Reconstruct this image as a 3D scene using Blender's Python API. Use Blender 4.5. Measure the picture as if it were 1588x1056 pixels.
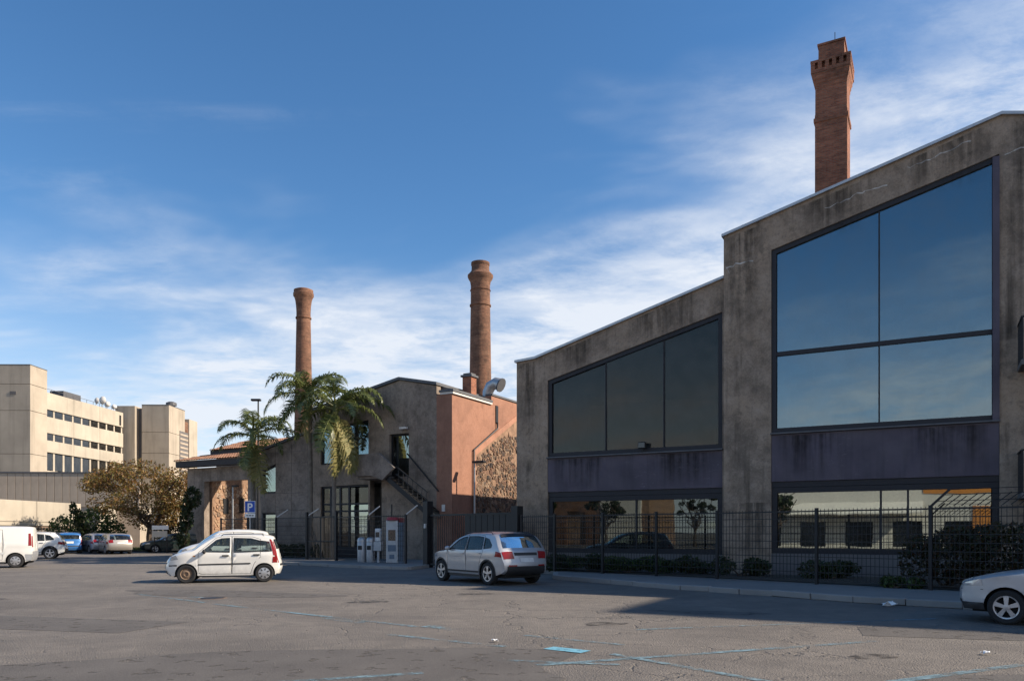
import bpy, bmesh, math, random
from mathutils import Vector, Matrix, Euler
from mathutils.geometry import delaunay_2d_cdt

random.seed(7)
R = math.radians
for o in list(bpy.data.objects):
    bpy.data.objects.remove(o, do_unlink=True)
SC = bpy.context.scene
COL = SC.collection

# ------------------------------------------------------------------ camera
cam_d = bpy.data.cameras.new('camera')
cam_d.sensor_width = 36.0
cam_d.lens = 1200 / 1588 * 36.0
cam_d.shift_y = (824 - 528) / 1588
cam_d.clip_end = 3000
cam = bpy.data.objects.new('camera', cam_d)
COL.objects.link(cam)
cam.location = (0, 0, 1.6)
cam.rotation_euler = (R(90), 0, 0)
SC.camera = cam
SC.render.resolution_x, SC.render.resolution_y = 1024, 680

# ------------------------------------------------------------------ light
SUN_EL, SUN_AZ = R(32.5), R(95.3)          # azimuth from +Y towards +X
world = bpy.data.worlds.new('World'); SC.world = world
world.use_nodes = True
wn, wl = world.node_tree.nodes, world.node_tree.links
wn.clear()
w_out = wn.new('ShaderNodeOutputWorld'); w_bg = wn.new('ShaderNodeBackground')
w_sky = wn.new('ShaderNodeTexSky'); w_sky.sky_type = 'NISHITA'; w_sky.sun_disc = False
w_sky.sun_elevation = SUN_EL; w_sky.sun_rotation = SUN_AZ
w_sky.air_density = 1.0; w_sky.dust_density = 0.0; w_sky.ozone_density = 3.2; w_sky.altitude = 10
w_bg.inputs['Strength'].default_value = 0.073
# thin clouds on a flat layer overhead
def wm(op, a, b=None, clamp=False):
    n = wn.new('ShaderNodeMath'); n.operation = op; n.use_clamp = clamp
    for i, v in enumerate((a, b)):
        if v is None: continue
        if isinstance(v, (int, float)): n.inputs[i].default_value = v
        else: wl.new(v, n.inputs[i])
    return n.outputs[0]
tc = wn.new('ShaderNodeTexCoord'); sp = wn.new('ShaderNodeSeparateXYZ'); wl.new(tc.outputs['Generated'], sp.inputs[0])
zz = wm('ADD', wm('MAXIMUM', sp.outputs[2], 0.0), 0.12)
cx_ = wm('DIVIDE', sp.outputs[0], zz); cy_ = wm('DIVIDE', sp.outputs[1], zz)
cb = wn.new('ShaderNodeCombineXYZ'); wl.new(cx_, cb.inputs[0]); wl.new(cy_, cb.inputs[1])
def wnoise(scale, detail, rough, dist, loc, rot, scl):
    mp = wn.new('ShaderNodeMapping'); mp.inputs['Location'].default_value = loc
    mp.inputs['Rotation'].default_value = (0, 0, R(rot)); mp.inputs['Scale'].default_value = scl
    wl.new(cb.outputs[0], mp.inputs[0])
    nz = wn.new('ShaderNodeTexNoise'); nz.inputs['Scale'].default_value = scale; nz.inputs['Detail'].default_value = detail
    nz.inputs['Roughness'].default_value = rough; nz.inputs['Distortion'].default_value = dist
    wl.new(mp.outputs[0], nz.inputs['Vector']); return nz.outputs['Fac']
def wramp(v, a, b):
    m = wn.new('ShaderNodeMapRange'); m.inputs[1].default_value = a; m.inputs[2].default_value = b
    m.interpolation_type = 'SMOOTHSTEP'; wl.new(v, m.inputs[0]); return m.outputs[0]
gr = wm('ADD', wm('SUBTRACT', sp.outputs[0], wm('MULTIPLY', sp.outputs[2], 2.68)), 1.094)
CL_big = wramp(wm('ADD', gr, wm('MULTIPLY', wm('SUBTRACT', wnoise(1.1, 4, .6, .4, (3.1, 1.15, 0), 25, (.8, 1.2, 1)), .5), 1.5)), -.20, .58)
CL_str = wramp(wnoise(1.5, 9, .64, .35, (0.7, 0, 0), 28, (.85, 1.2, 1)), .33, .60)
CL_fine = wramp(wnoise(5.5, 9, .70, .25, (4, 2, 0), 38, (.85, 1.15, 1)), .36, .66)
den = wm('MULTIPLY', CL_big, wm('ADD', wm('ADD', wm('MULTIPLY', CL_str, .78), wm('MULTIPLY', CL_fine, .42)), .14), True)
wisp = wm('MULTIPLY', wm('MULTIPLY', wramp(wnoise(.9, 7, .6, 1.2, (9, 3, 0), 20, (.45, 1.6, 1)), .50, .80), CL_fine), .16)
den = wm('ADD', den, wisp, True)
low = wramp(sp.outputs[2], .36, .0)
den = wm('ADD', den, wm('MULTIPLY', low, .50), True)
den = wm('MULTIPLY', den, .93)
w_mix = wn.new('ShaderNodeMixRGB'); wl.new(den, w_mix.inputs[0]); w_hs = wn.new('ShaderNodeHueSaturation'); w_hs.inputs['Saturation'].default_value = 1.19; w_hs.inputs['Value'].default_value = 1.48; wl.new(w_sky.outputs[0], w_hs.inputs['Color']); wl.new(w_hs.outputs[0], w_mix.inputs[1])
w_mix.inputs[2].default_value = (7.9, 8.35, 9.1, 1)
wl.new(w_mix.outputs[0], w_bg.inputs['Color']); wl.new(w_bg.outputs[0], w_out.inputs['Surface'])

sun_d = bpy.data.lights.new('sun', 'SUN'); sun_d.energy = 5.0; sun_d.angle = R(0.5); sun_d.color = (1.0, 0.875, 0.72)
sun = bpy.data.objects.new('sun', sun_d); COL.objects.link(sun)
sd = Vector((math.cos(SUN_EL) * math.sin(SUN_AZ), math.cos(SUN_EL) * math.cos(SUN_AZ), math.sin(SUN_EL)))
sun.rotation_euler = sd.to_track_quat('Z', 'Y').to_euler()
sun.location = sd * 60
vs = SC.view_settings
vs.view_transform = 'Standard'; vs.look = 'None'; vs.gamma = 1.0; vs.exposure = 0.56; vs.use_curve_mapping = False

# ------------------------------------------------------------------ materials
class NT:
    def __init__(s, name):
        s.m = bpy.data.materials.new(name); s.m.use_nodes = True
        s.n, s.l = s.m.node_tree.nodes, s.m.node_tree.links
        s.n.clear(); s.out = s.n.new('ShaderNodeOutputMaterial')
    def node(s, t, **kw):
        n = s.n.new(t)
        for k, v in kw.items(): setattr(n, k, v)
        return n
    def put(s, sock, v):
        if v is None: return
        if isinstance(v, (int, float)): sock.default_value = v
        elif isinstance(v, tuple):
            sock.default_value = v if len(v) == len(sock.default_value) else tuple(v) + (1,)
        else: s.l.new(v, sock)
    def coord(s, kind='Object', scale=(1, 1, 1), loc=(0, 0, 0), rot=(0, 0, 0)):
        t = s.node('ShaderNodeTexCoord'); m = s.node('ShaderNodeMapping')
        m.inputs['Scale'].default_value = scale; m.inputs['Location'].default_value = loc; m.inputs['Rotation'].default_value = rot
        s.l.new(t.outputs[kind], m.inputs[0]); return m.outputs[0]
    def world(s, scale=(1, 1, 1)):
        g = s.node('ShaderNodeNewGeometry'); m = s.node('ShaderNodeMapping'); m.inputs['Scale'].default_value = scale
        s.l.new(g.outputs['Position'], m.inputs[0]); return m.outputs[0]
    def island(s):
        return s.node('ShaderNodeNewGeometry').outputs['Random Per Island']
    def noise(s, vec, scale, detail=4, rough=.55, dist=0):
        n = s.node('ShaderNodeTexNoise'); s.put(n.inputs['Vector'], vec)
        n.inputs['Scale'].default_value = scale; n.inputs['Detail'].default_value = detail
        n.inputs['Roughness'].default_value = rough; n.inputs['Distortion'].default_value = dist
        return n.outputs['Fac']
    def voro(s, vec, scale, feature='F1', out='Distance'):
        n = s.node('ShaderNodeTexVoronoi', feature=feature); s.put(n.inputs['Vector'], vec); n.inputs['Scale'].default_value = scale
        return n.outputs[out]
    def rng(s, v, a, b, c=0.0, d=1.0):
        m = s.node('ShaderNodeMapRange'); s.put(m.inputs[0], v)
        for i, x in enumerate((a, b, c, d)): m.inputs[i + 1].default_value = x
        return m.outputs[0]
    def math(s, op, a, b=0.0, clamp=False):
        m = s.node('ShaderNodeMath', operation=op, use_clamp=clamp); s.put(m.inputs[0], a); s.put(m.inputs[1], b); return m.outputs[0]
    def mix(s, f, a, b, mode='MIX'):
        m = s.node('ShaderNodeMixRGB', blend_type=mode); s.put(m.inputs[0], f); s.put(m.inputs[1], a); s.put(m.inputs[2], b); return m.outputs[0]
    def ramp(s, v, stops):
        r = s.node('ShaderNodeValToRGB'); s.put(r.inputs[0], v)
        e = r.color_ramp.elements
        while len(e) < len(stops): e.new(.5)
        for el, (p, c) in zip(e, stops): el.position = p; el.color = tuple(c) + (1,)
        return r.outputs[0]
    def bump(s, h, strength=.3, dist=.02):
        b = s.node('ShaderNodeBump'); s.put(b.inputs['Height'], h); b.inputs['Strength'].default_value = strength; b.inputs['Distance'].default_value = dist
        return b.outputs[0]
    def bsdf(s, col, rough=.7, metal=0.0, normal=None, spec=.5, coat=0.0, emit=None, alpha=None):
        b = s.node('ShaderNodeBsdfPrincipled')
        s.put(b.inputs['Base Color'], col); s.put(b.inputs['Roughness'], rough); s.put(b.inputs['Metallic'], metal)
        s.put(b.inputs['Specular IOR Level'], spec)
        if coat: b.inputs['Coat Weight'].default_value = coat; b.inputs['Coat Roughness'].default_value = .04
        if normal is not None: s.l.new(normal, b.inputs['Normal'])
        if alpha is not None: s.put(b.inputs['Alpha'], alpha)
        s.l.new(b.outputs[0], s.out.inputs[0]); return s.m

M = {}
def c3(v, k): return tuple(x * k for x in v)
def m_plain(name, col, rough=.6, metal=0.0, var=.12, scale=6.0, spec=.5):
    t = NT(name); n = t.noise(t.coord(), scale, 5, .6)
    c = t.mix(t.rng(n, .3, .7), c3(col, 1 - var), c3(col, 1 + var))
    M[name] = t.bsdf(c, rough, metal, t.bump(t.noise(t.coord(), scale * 8, 3), .08, .01), spec)
def m_stucco(name, col, stain=.5, warm=(1.0, .95, .88), contrast=1.0):
    """weathered render: blotches, rain runs, pores, pale repairs"""
    t = NT(name); v = t.world()
    big = t.noise(v, .42, 6, .62, .3); mid = t.noise(v, 1.7, 7, .68, .2); sm = t.noise(v, 6.5, 5, .65)
    streak = t.noise(t.world((1.9, 1.9, .10)), 1.0, 6, .62); st2 = t.noise(t.world((7, 7, .35)), 1.0, 4, .6)
    a = t.mix(t.rng(big, .34, .66), c3(col, .66), tuple(x * y * 1.22 for x, y in zip(col, warm)))
    a = t.mix(t.rng(mid, .46, .68, 0, .8), a, c3(col, 1.34))
    a = t.mix(t.rng(mid, .45, .32, 0, .8), a, c3(col, .48))
    a = t.mix(t.rng(sm, .50, .68, 0, .6), a, c3(col, .62)); fi = t.noise(v, 19, 4, .7)
    a = t.mix(t.rng(fi, .54, .70, 0, .55), a, c3(col, .5)); a = t.mix(t.rng(fi, .44, .30, 0, .5), a, c3(col, 1.45))
    a = t.mix(t.math('MULTIPLY', t.math('MULTIPLY', t.rng(streak, .54, .70), t.rng(big, .58, .42)), stain), a, c3(col, .22))
    a = t.mix(t.math('MULTIPLY', t.rng(st2, .58, .74), stain * .5), a, c3(col, .45))
    if contrast < 1: a = t.mix(1 - contrast, a, col)
    h = t.math('ADD', t.math('ADD', t.noise(v, 14, 6, .7), t.math('MULTIPLY', t.noise(v, 60, 3), .6)), t.math('MULTIPLY', mid, 1.5))
    M[name] = t.bsdf(a, .92, 0, t.bump(h, .6, .02), .2)
def m_scuffed(name, col, pale):
    t = NT(name); v = t.world()
    a = t.mix(t.rng(t.noise(v, .8, 5, .6), .3, .7), c3(col, .75), c3(col, 1.2))
    a = t.mix(t.rng(t.noise(t.world((4, 4, .3)), 1.0, 5, .6), .52, .75, 0, .6), a, c3(col, .55))
    sc = t.math('MULTIPLY', t.rng(t.noise(t.world((2.2, 2.2, 7)), 1.0, 7, .75, 1.5), .60, .66), t.rng(t.noise(v, .45, 3), .48, .62))
    a = t.mix(t.math('MULTIPLY', sc, .55), a, pale)
    M[name] = t.bsdf(a, t.rng(t.noise(v, 2, 4), .3, .7, .4, .65), 0, t.bump(t.noise(v, 1.1, 3), .25, .05), .4)
def m_concrete(name, col, board=True, stain=.35):
    t = NT(name); v = t.world()
    big = t.noise(v, .25, 5, .6); streak = t.noise(t.world((1.2, 1.2, .08)), 1.0, 5, .6)
    a = t.mix(t.rng(big, .3, .7), c3(col, .8), c3(col, 1.12))
    a = t.mix(t.math('MULTIPLY', t.rng(streak, .5, .75), stain), a, c3(col, .5))
    M[name] = t.bsdf(a, .9, 0, t.bump(t.noise(v, 8, 6, .7), .3, .03), .25)
def m_brick(name, c1, c2, mortar, bw=.25, bh=.075, soot=.5):
    t = NT(name); uv = t.coord('UV')
    b = t.node('ShaderNodeTexBrick'); t.l.new(uv, b.inputs['Vector'])
    b.inputs['Scale'].default_value = 1.0; b.inputs['Brick Width'].default_value = bw; b.inputs['Row Height'].default_value = bh
    b.inputs['Mortar Size'].default_value = .011; b.inputs['Color1'].default_value = c1 + (1,); b.inputs['Color2'].default_value = c2 + (1,); b.inputs['Mortar'].default_value = mortar + (1,)
    n = t.noise(t.world(), .7, 6, .65); n2 = t.noise(t.world((3, 3, 3)), 1.6, 4)
    col = t.mix(t.math('MULTIPLY', t.rng(n, .42, .72), soot), b.outputs['Color'], (.07, .045, .035))
    col = t.mix(t.math('MULTIPLY', t.rng(n2, .45, .75), .35), col, (.42, .2, .12))
    rows = t.noise(t.world((.5, .5, 5.5)), 1.0, 4, .7)
    col = t.mix(t.rng(rows, .50, .66, 0, .32), col, (.10, .052, .036)); col = t.mix(t.rng(rows, .44, .34, 0, .22), col, (.44, .27, .17))
    M[name] = t.bsdf(col, .92, 0, t.bump(t.math('ADD', t.math('MULTIPLY', b.outputs['Fac'], -1.0), t.math('MULTIPLY', n2, .8)), .8, .03), .2)
def m_paint(name, col, rough=.28, metal=0.0, dirt=.25):
    t = NT(name); g = t.node('ShaderNodeNewGeometry'); s = t.node('ShaderNodeSeparateXYZ'); t.l.new(g.outputs['Position'], s.inputs[0])
    n = t.noise(t.coord(), 7, 5, .6)
    low = t.math('MULTIPLY', t.rng(s.outputs[2], .75, .15), t.rng(n, .3, .8))
    c = t.mix(t.math('MULTIPLY', low, dirt * 1.6, True), col, (.20, .17, .14))
    c = t.mix(t.math('MULTIPLY', t.rng(n, .35, .8), dirt * .35), c, c3(col, .72))
    M[name] = t.bsdf(c, t.rng(n, .2, .8, rough, rough + .16), metal, None, .5, coat=.6)
def m_glass(name, refl, tint, gloss=(.9, .95, 1.0), rough=.012, wave=0.0):
    t = NT(name)
    lw = t.node('ShaderNodeFresnel'); lw.inputs[0].default_value = 1.5
    fac = t.math('ADD', t.math('MULTIPLY', lw.outputs[0], .9 if name == 'glass_car' else 1.2), refl, True)
    gl = t.node('ShaderNodeBsdfGlossy'); gl.inputs['Roughness'].default_value = rough; t.put(gl.inputs['Color'], gloss)
    if wave: t.l.new(t.bump(t.noise(t.coord(), .9, 2), wave, .05), gl.inputs['Normal'])
    tr = t.node('ShaderNodeBsdfTransparent'); t.put(tr.inputs['Color'], tint)
    d = t.node('ShaderNodeBsdfDiffuse'); t.put(d.inputs['Color'], (.28, .27, .25))
    mx = t.node('ShaderNodeMixShader'); t.l.new(fac, mx.inputs[0]); t.l.new(tr.outputs[0], mx.inputs[1]); t.l.new(gl.outputs[0], mx.inputs[2])
    m2 = t.node('ShaderNodeMixShader'); t.l.new(t.math('MULTIPLY', t.rng(t.noise(t.coord(), 1.3, 6, .7), .38, .75), .15), m2.inputs[0])
    t.l.new(mx.outputs[0], m2.inputs[1]); t.l.new(d.outputs[0], m2.inputs[2])
    t.l.new(m2.outputs[0], t.out.inputs[0]); M[name] = t.m
def m_leaf(name, cols, rough=.55, trans=.35):
    t = NT(name); n = len(cols)
    c = t.ramp(t.island(), [(i / max(1, n - 1), q) for i, q in enumerate(cols)])
    p = t.node('ShaderNodeBsdfPrincipled'); t.put(p.inputs['Base Color'], c); p.inputs['Roughness'].default_value = rough
    tr = t.node('ShaderNodeBsdfTranslucent'); t.l.new(c, tr.inputs[0])
    mx = t.node('ShaderNodeMixShader'); mx.inputs[0].default_value = trans; t.l.new(p.outputs[0], mx.inputs[1]); t.l.new(tr.outputs[0], mx.inputs[2])
    t.l.new(mx.outputs[0], t.out.inputs[0]); M[name] = t.m
def m_island(name, cols, rough=.9):
    t = NT(name); n = len(cols)
    c = t.ramp(t.island(), [(i / max(1, n - 1), q) for i, q in enumerate(cols)])
    c = t.mix(t.rng(t.noise(t.world(), 9, 4), .3, .75, 0, .5), c, (.12, .1, .085))
    M[name] = t.bsdf(c, rough, 0, t.bump(t.noise(t.world(), 22, 4), .4, .02), .2)

def m_asphalt():
    t = NT('asphalt'); v = t.world()
    big = t.noise(v, .09, 5, .6, .4); mid = t.noise(v, .5, 6, .65, .3); fine = t.noise(v, 38, 4, .7); sp2 = t.voro(v, 46)
    tr = t.noise(t.world((.12, .9, 1)), 1.2, 5, .6)
    base = t.mix(t.rng(big, .40, .60), (.098, .086, .075), (.188, .165, .141))
    base = t.mix(t.rng(mid, .42, .66, 0, .75), base, (.218, .190, .160))
    m3 = t.noise(v, 3.2, 6, .7, .5)
    base = t.mix(t.rng(m3, .46, .66, 0, .55), base, (.095, .087, .080)); base = t.mix(t.rng(m3, .42, .28, 0, .5), base, (.25, .222, .192))
    base = t.mix(t.rng(tr, .52, .78, 0, .55), base, (.085, .078, .073))
    base = t.mix(t.rng(fine, .42, .70, 0, .6), base, (.26, .235, .21))
    base = t.mix(t.rng(sp2, .16, .02, 0, .55), base, (.05, .047, .045))
    pale = t.voro(t.world((1.0, 1.3, 1)), 11)
    base = t.mix(t.rng(pale, .09, .03, 0, .7), base, (.36, .33, .29))
    # fine cracks
    wv = t.node('ShaderNodeVectorMath', operation='ADD'); t.l.new(v, wv.inputs[0])
    nn = t.node('ShaderNodeTexNoise'); t.l.new(v, nn.inputs['Vector']); nn.inputs['Scale'].default_value = 1.6; nn.inputs['Detail'].default_value = 5
    t.l.new(nn.outputs['Color'], wv.inputs[1])
    cr = t.voro(wv.outputs[0], .42, 'DISTANCE_TO_EDGE')
    crk = t.math('MULTIPLY', t.rng(cr, .014, .003), t.rng(big, .42, .58))
    base = t.mix(t.math('MULTIPLY', crk, .32), base, (.035, .032, .03))
    oil = t.noise(v, .8, 3, .5, 1.0)
    base = t.mix(t.rng(oil, .68, .80, 0, .5), base, (.06, .055, .05))
    h = t.math('ADD', t.math('MULTIPLY', fine, .8), t.math('SUBTRACT', t.math('MULTIPLY', sp2, .9), t.math('MULTIPLY', crk, 2.0)))
    M['asphalt'] = t.bsdf(base, t.rng(fine, .3, .7, .72, .95), 0, t.bump(h, .55, .025), .35)
    t = NT('asphalt_patch'); v = t.world(); fine = t.noise(v, 44, 4, .7)
    b2 = t.mix(t.rng(t.noise(v, .9, 5, .6), .3, .7), (.088, .080, .074), (.125, .114, .104))
    b2 = t.mix(t.rng(fine, .45, .72, 0, .6), b2, (.19, .175, .16))
    al = t.rng(t.noise(v, 3.5, 4, .6), .30, .42)
    M['asphalt_patch'] = t.bsdf(b2, .9, 0, t.bump(fine, .5, .02), .3, alpha=al)
m_asphalt()
t = NT('oil_stain'); n_ = t.noise(t.world(), 4.5, 5, .65)
M['oil_stain'] = t.bsdf((.035, .031, .028), .55, 0, None, .5, alpha=t.rng(n_, .40, .66, 0, .75))
def m_blue():
    t = NT('blue_paint'); v = t.world(); n = t.noise(v, 7, 7, .72); n2 = t.noise(v, .9, 4)
    al = t.rng(t.math('ADD', n, t.math('MULTIPLY', n2, .9)), .84, 1.12)
    c = t.mix(t.rng(n, .35, .7), (.13, .23, .28), (.23, .32, .35))
    M['blue_paint'] = t.bsdf(c, .8, 0, None, .3, alpha=al)
    t = NT('blue_paint_fresh'); v = t.world(); n = t.noise(v, 9, 6, .7)
    M['blue_paint_fresh'] = t.bsdf(t.mix(t.rng(n, .3, .7), (.10, .30, .42), (.22, .46, .55)), .8, 0, None, .3, alpha=t.rng(n, .34, .46))
m_blue()
m_stucco('stucco_hall', (.310, .245, .190), 1.0)
m_stucco('stucco_grey', (.285, .230, .185), .65, (1, .98, .95))
m_stucco('stucco_panel', (.255, .215, .185), .35, (1, .98, .96))
m_stucco('stucco_pink', (.335, .175, .120), .35, (1, .96, .9), .5)
m_stucco('stucco_band', (.42, .22, .15), .25, (1, .96, .9), .5)
m_concrete('concrete_cream', (.455, .400, .320), stain=.40)
m_concrete('concrete_warm', (.44, .375, .295), stain=.55)
m_concrete('kerb', (.30, .285, .265), stain=.2)
m_concrete('paving', (.23, .215, .20), stain=.2)
m_concrete('concrete_dark', (.16, .15, .145), stain=.5)
t = NT('rain_stain'); gz = t.node('ShaderNodeSeparateXYZ'); t.l.new(t.coord('Generated'), gz.inputs[0])
ns_ = t.noise(t.world((4.5, 4.5, .18)), 1.0, 6, .65); ed_ = t.math('MULTIPLY', t.rng(gz.outputs[0], .0, .25), t.rng(gz.outputs[0], 1.0, .75))
M['rain_stain'] = t.bsdf((.030, .026, .022), .95, 0, None, .1, alpha=t.math('MULTIPLY', t.math('MULTIPLY', t.rng(t.math('ADD', ns_, t.math('MULTIPLY', t.noise(t.world(), 5, 4), .25)), .52, .76), t.math('POWER', gz.outputs[2], .8)), t.math('MULTIPLY', ed_, .62)))
m_brick('brick_chimney', (.46, .165, .09), (.26, .08, .048), (.26, .19, .14), soot=.8)
m_brick('brick_round', (.27, .135, .085), (.19, .088, .058), (.24, .185, .13), bw=.28, bh=.12, soot=.85)
m_scuffed('purple_panel', (.085, .070, .092), (.26, .23, .27))
m_plain('frame_dark', (.016, .0155, .020), .55, .1)
m_plain('fascia_dark', (.045, .040, .038), .8)
m_plain('black_metal', (.016, .016, .018), .5, .3)
m_plain('galvanised', (.42, .42, .42), .45, .7)
m_plain('zinc', (.48, .47, .46), .4, .6)
m_plain('lead', (.11, .11, .115), .6, .2)
m_plain('white_trim', (.70, .66, .60), .7)
m_plain('interior', (.10, .095, .09), .9)
m_plain('interior_light', (.42, .40, .36), .9)
m_plain('soil', (.055, .045, .033), .95, 0, .3, 3)
m_plain('rib_metal', (.42, .34, .26), .7, .0, .16, .6)
m_plain('dark_window', (.02, .022, .026), .15, 0, .1, 3, .8)
m_plain('rubber', (.018, .018, .019), .85)
m_plain('black_plastic', (.022, .022, .024), .55)
m_plain('underbody', (.010, .010, .010), .95)
m_plain('alloy', (.50, .50, .51), .35, .75)
m_plain('rust_steel', (.23, .16, .11), .75, .3, .25, 20)
m_plain('seat_cloth', (.13, .135, .14), .9)
m_plain('sign_blue', (.012, .075, .42), .45, 0, .04)
m_plain('sign_white', (.80, .80, .78), .5, 0, .04)
m_plain('machine_blue', (.12, .16, .21), .5, .2)
m_plain('machine_grey', (.40, .41, .42), .45, .4)
m_plain('red_plastic', (.30, .03, .035), .5)
m_plain('red_lamp', (.24, .010, .012), .18, 0, .1, 8)
m_plain('amber_lamp', (.6, .22, .03), .25)
m_plain('clear_lamp', (.55, .57, .58), .12, .4, .2, 14)
m_plain('bark', (.085, .062, .046), .95, 0, .35, 9)
m_plain('bark_pale', (.20, .17, .14), .95, 0, .3, 9)
m_plain('palm_trunk', (.17, .145, .12), .95, 0, .3, 6)
m_plain('plate_white', (.62, .62, .60), .5)
m_plain('orange_panel', (.65, .25, .05), .7)
m_plain('stone_wall', (.27, .165, .105), .95, 0, .4, 2.5)
m_plain('plaster_crack', (.52, .48, .43), .95, 0, .3, 9)
m_paint('car_white', (.80, .78, .73), .25, 0, .28)
m_paint('car_silver', (.42, .43, .45), .32, .55, .25)
m_paint('car_silver_warm', (.44, .40, .35), .32, .5, .3)
m_paint('car_sedan', (.52, .53, .55), .32, .45, .25)
m_paint('car_blue', (.03, .16, .42), .3, .2, .25)
m_paint('car_dark', (.012, .030, .030), .25, .2, .25)
m_paint('car_grey', (.36, .37, .40), .3, .5, .25)
m_glass('glass_upper', .21, (.30, .36, .40), (.70, .88, .94), .012, .030)
m_glass('glass_dim', .0, (.34, .36, .38), (.95, .86, .74), .014, .04)
m_glass('glass_low', .26, (.25, .28, .28), (.86, .97, .92), .012, .016)
m_glass('glass_low_dim', .07, (.25, .28, .28), (.86, .97, .92), .012, .02)
m_glass('glass_car', .0, (.58, .66, .65), (.9, 1, 1), .01)
m_glass('glass_far', .03, (.08, .09, .1), (.9, .95, 1), .02)
m_leaf('leaf_brown', [(.12, .055, .022), (.21, .105, .028), (.28, .175, .038), (.15, .13, .03), (.19, .085, .026), (.13, .145, .036)])
m_leaf('leaf_green', [(.03, .055, .014), (.05, .09, .02), (.075, .115, .03), (.035, .06, .02)])
m_leaf('leaf_dark', [(.012, .026, .008), (.026, .05, .014), (.05, .075, .02), (.06, .045, .02)])
m_leaf('leaf_rust', [(.03, .045, .014), (.085, .035, .015), (.05, .06, .02), (.03, .03, .012)])
m_leaf('palm_leaf', [(.075, .105, .025), (.12, .15, .04), (.19, .20, .065), (.10, .125, .035)], .4, .3)
m_leaf('palm_dry', [(.22, .20, .06), (.30, .25, .085), (.16, .17, .045), (.25, .20, .065)], .6, .35)
m_leaf('grass', [(.06, .09, .02), (.11, .13, .035), (.16, .14, .05)], .7, .3)
m_island('rubble', [(.12, .08, .06), (.22, .135, .085), (.05, .044, .042), (.28, .17, .10), (.045, .042, .04), (.19, .10, .065), (.36, .25, .165), (.10, .08, .068)])
m_island('rubble_far', [(.36, .20, .12), (.50, .33, .2), (.20, .13, .09), (.56, .42, .3), (.40, .2, .11)])
m_island('terracotta', [(.46, .22, .13), (.56, .30, .18), (.36, .17, .10), (.5, .27, .17)])

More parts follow.
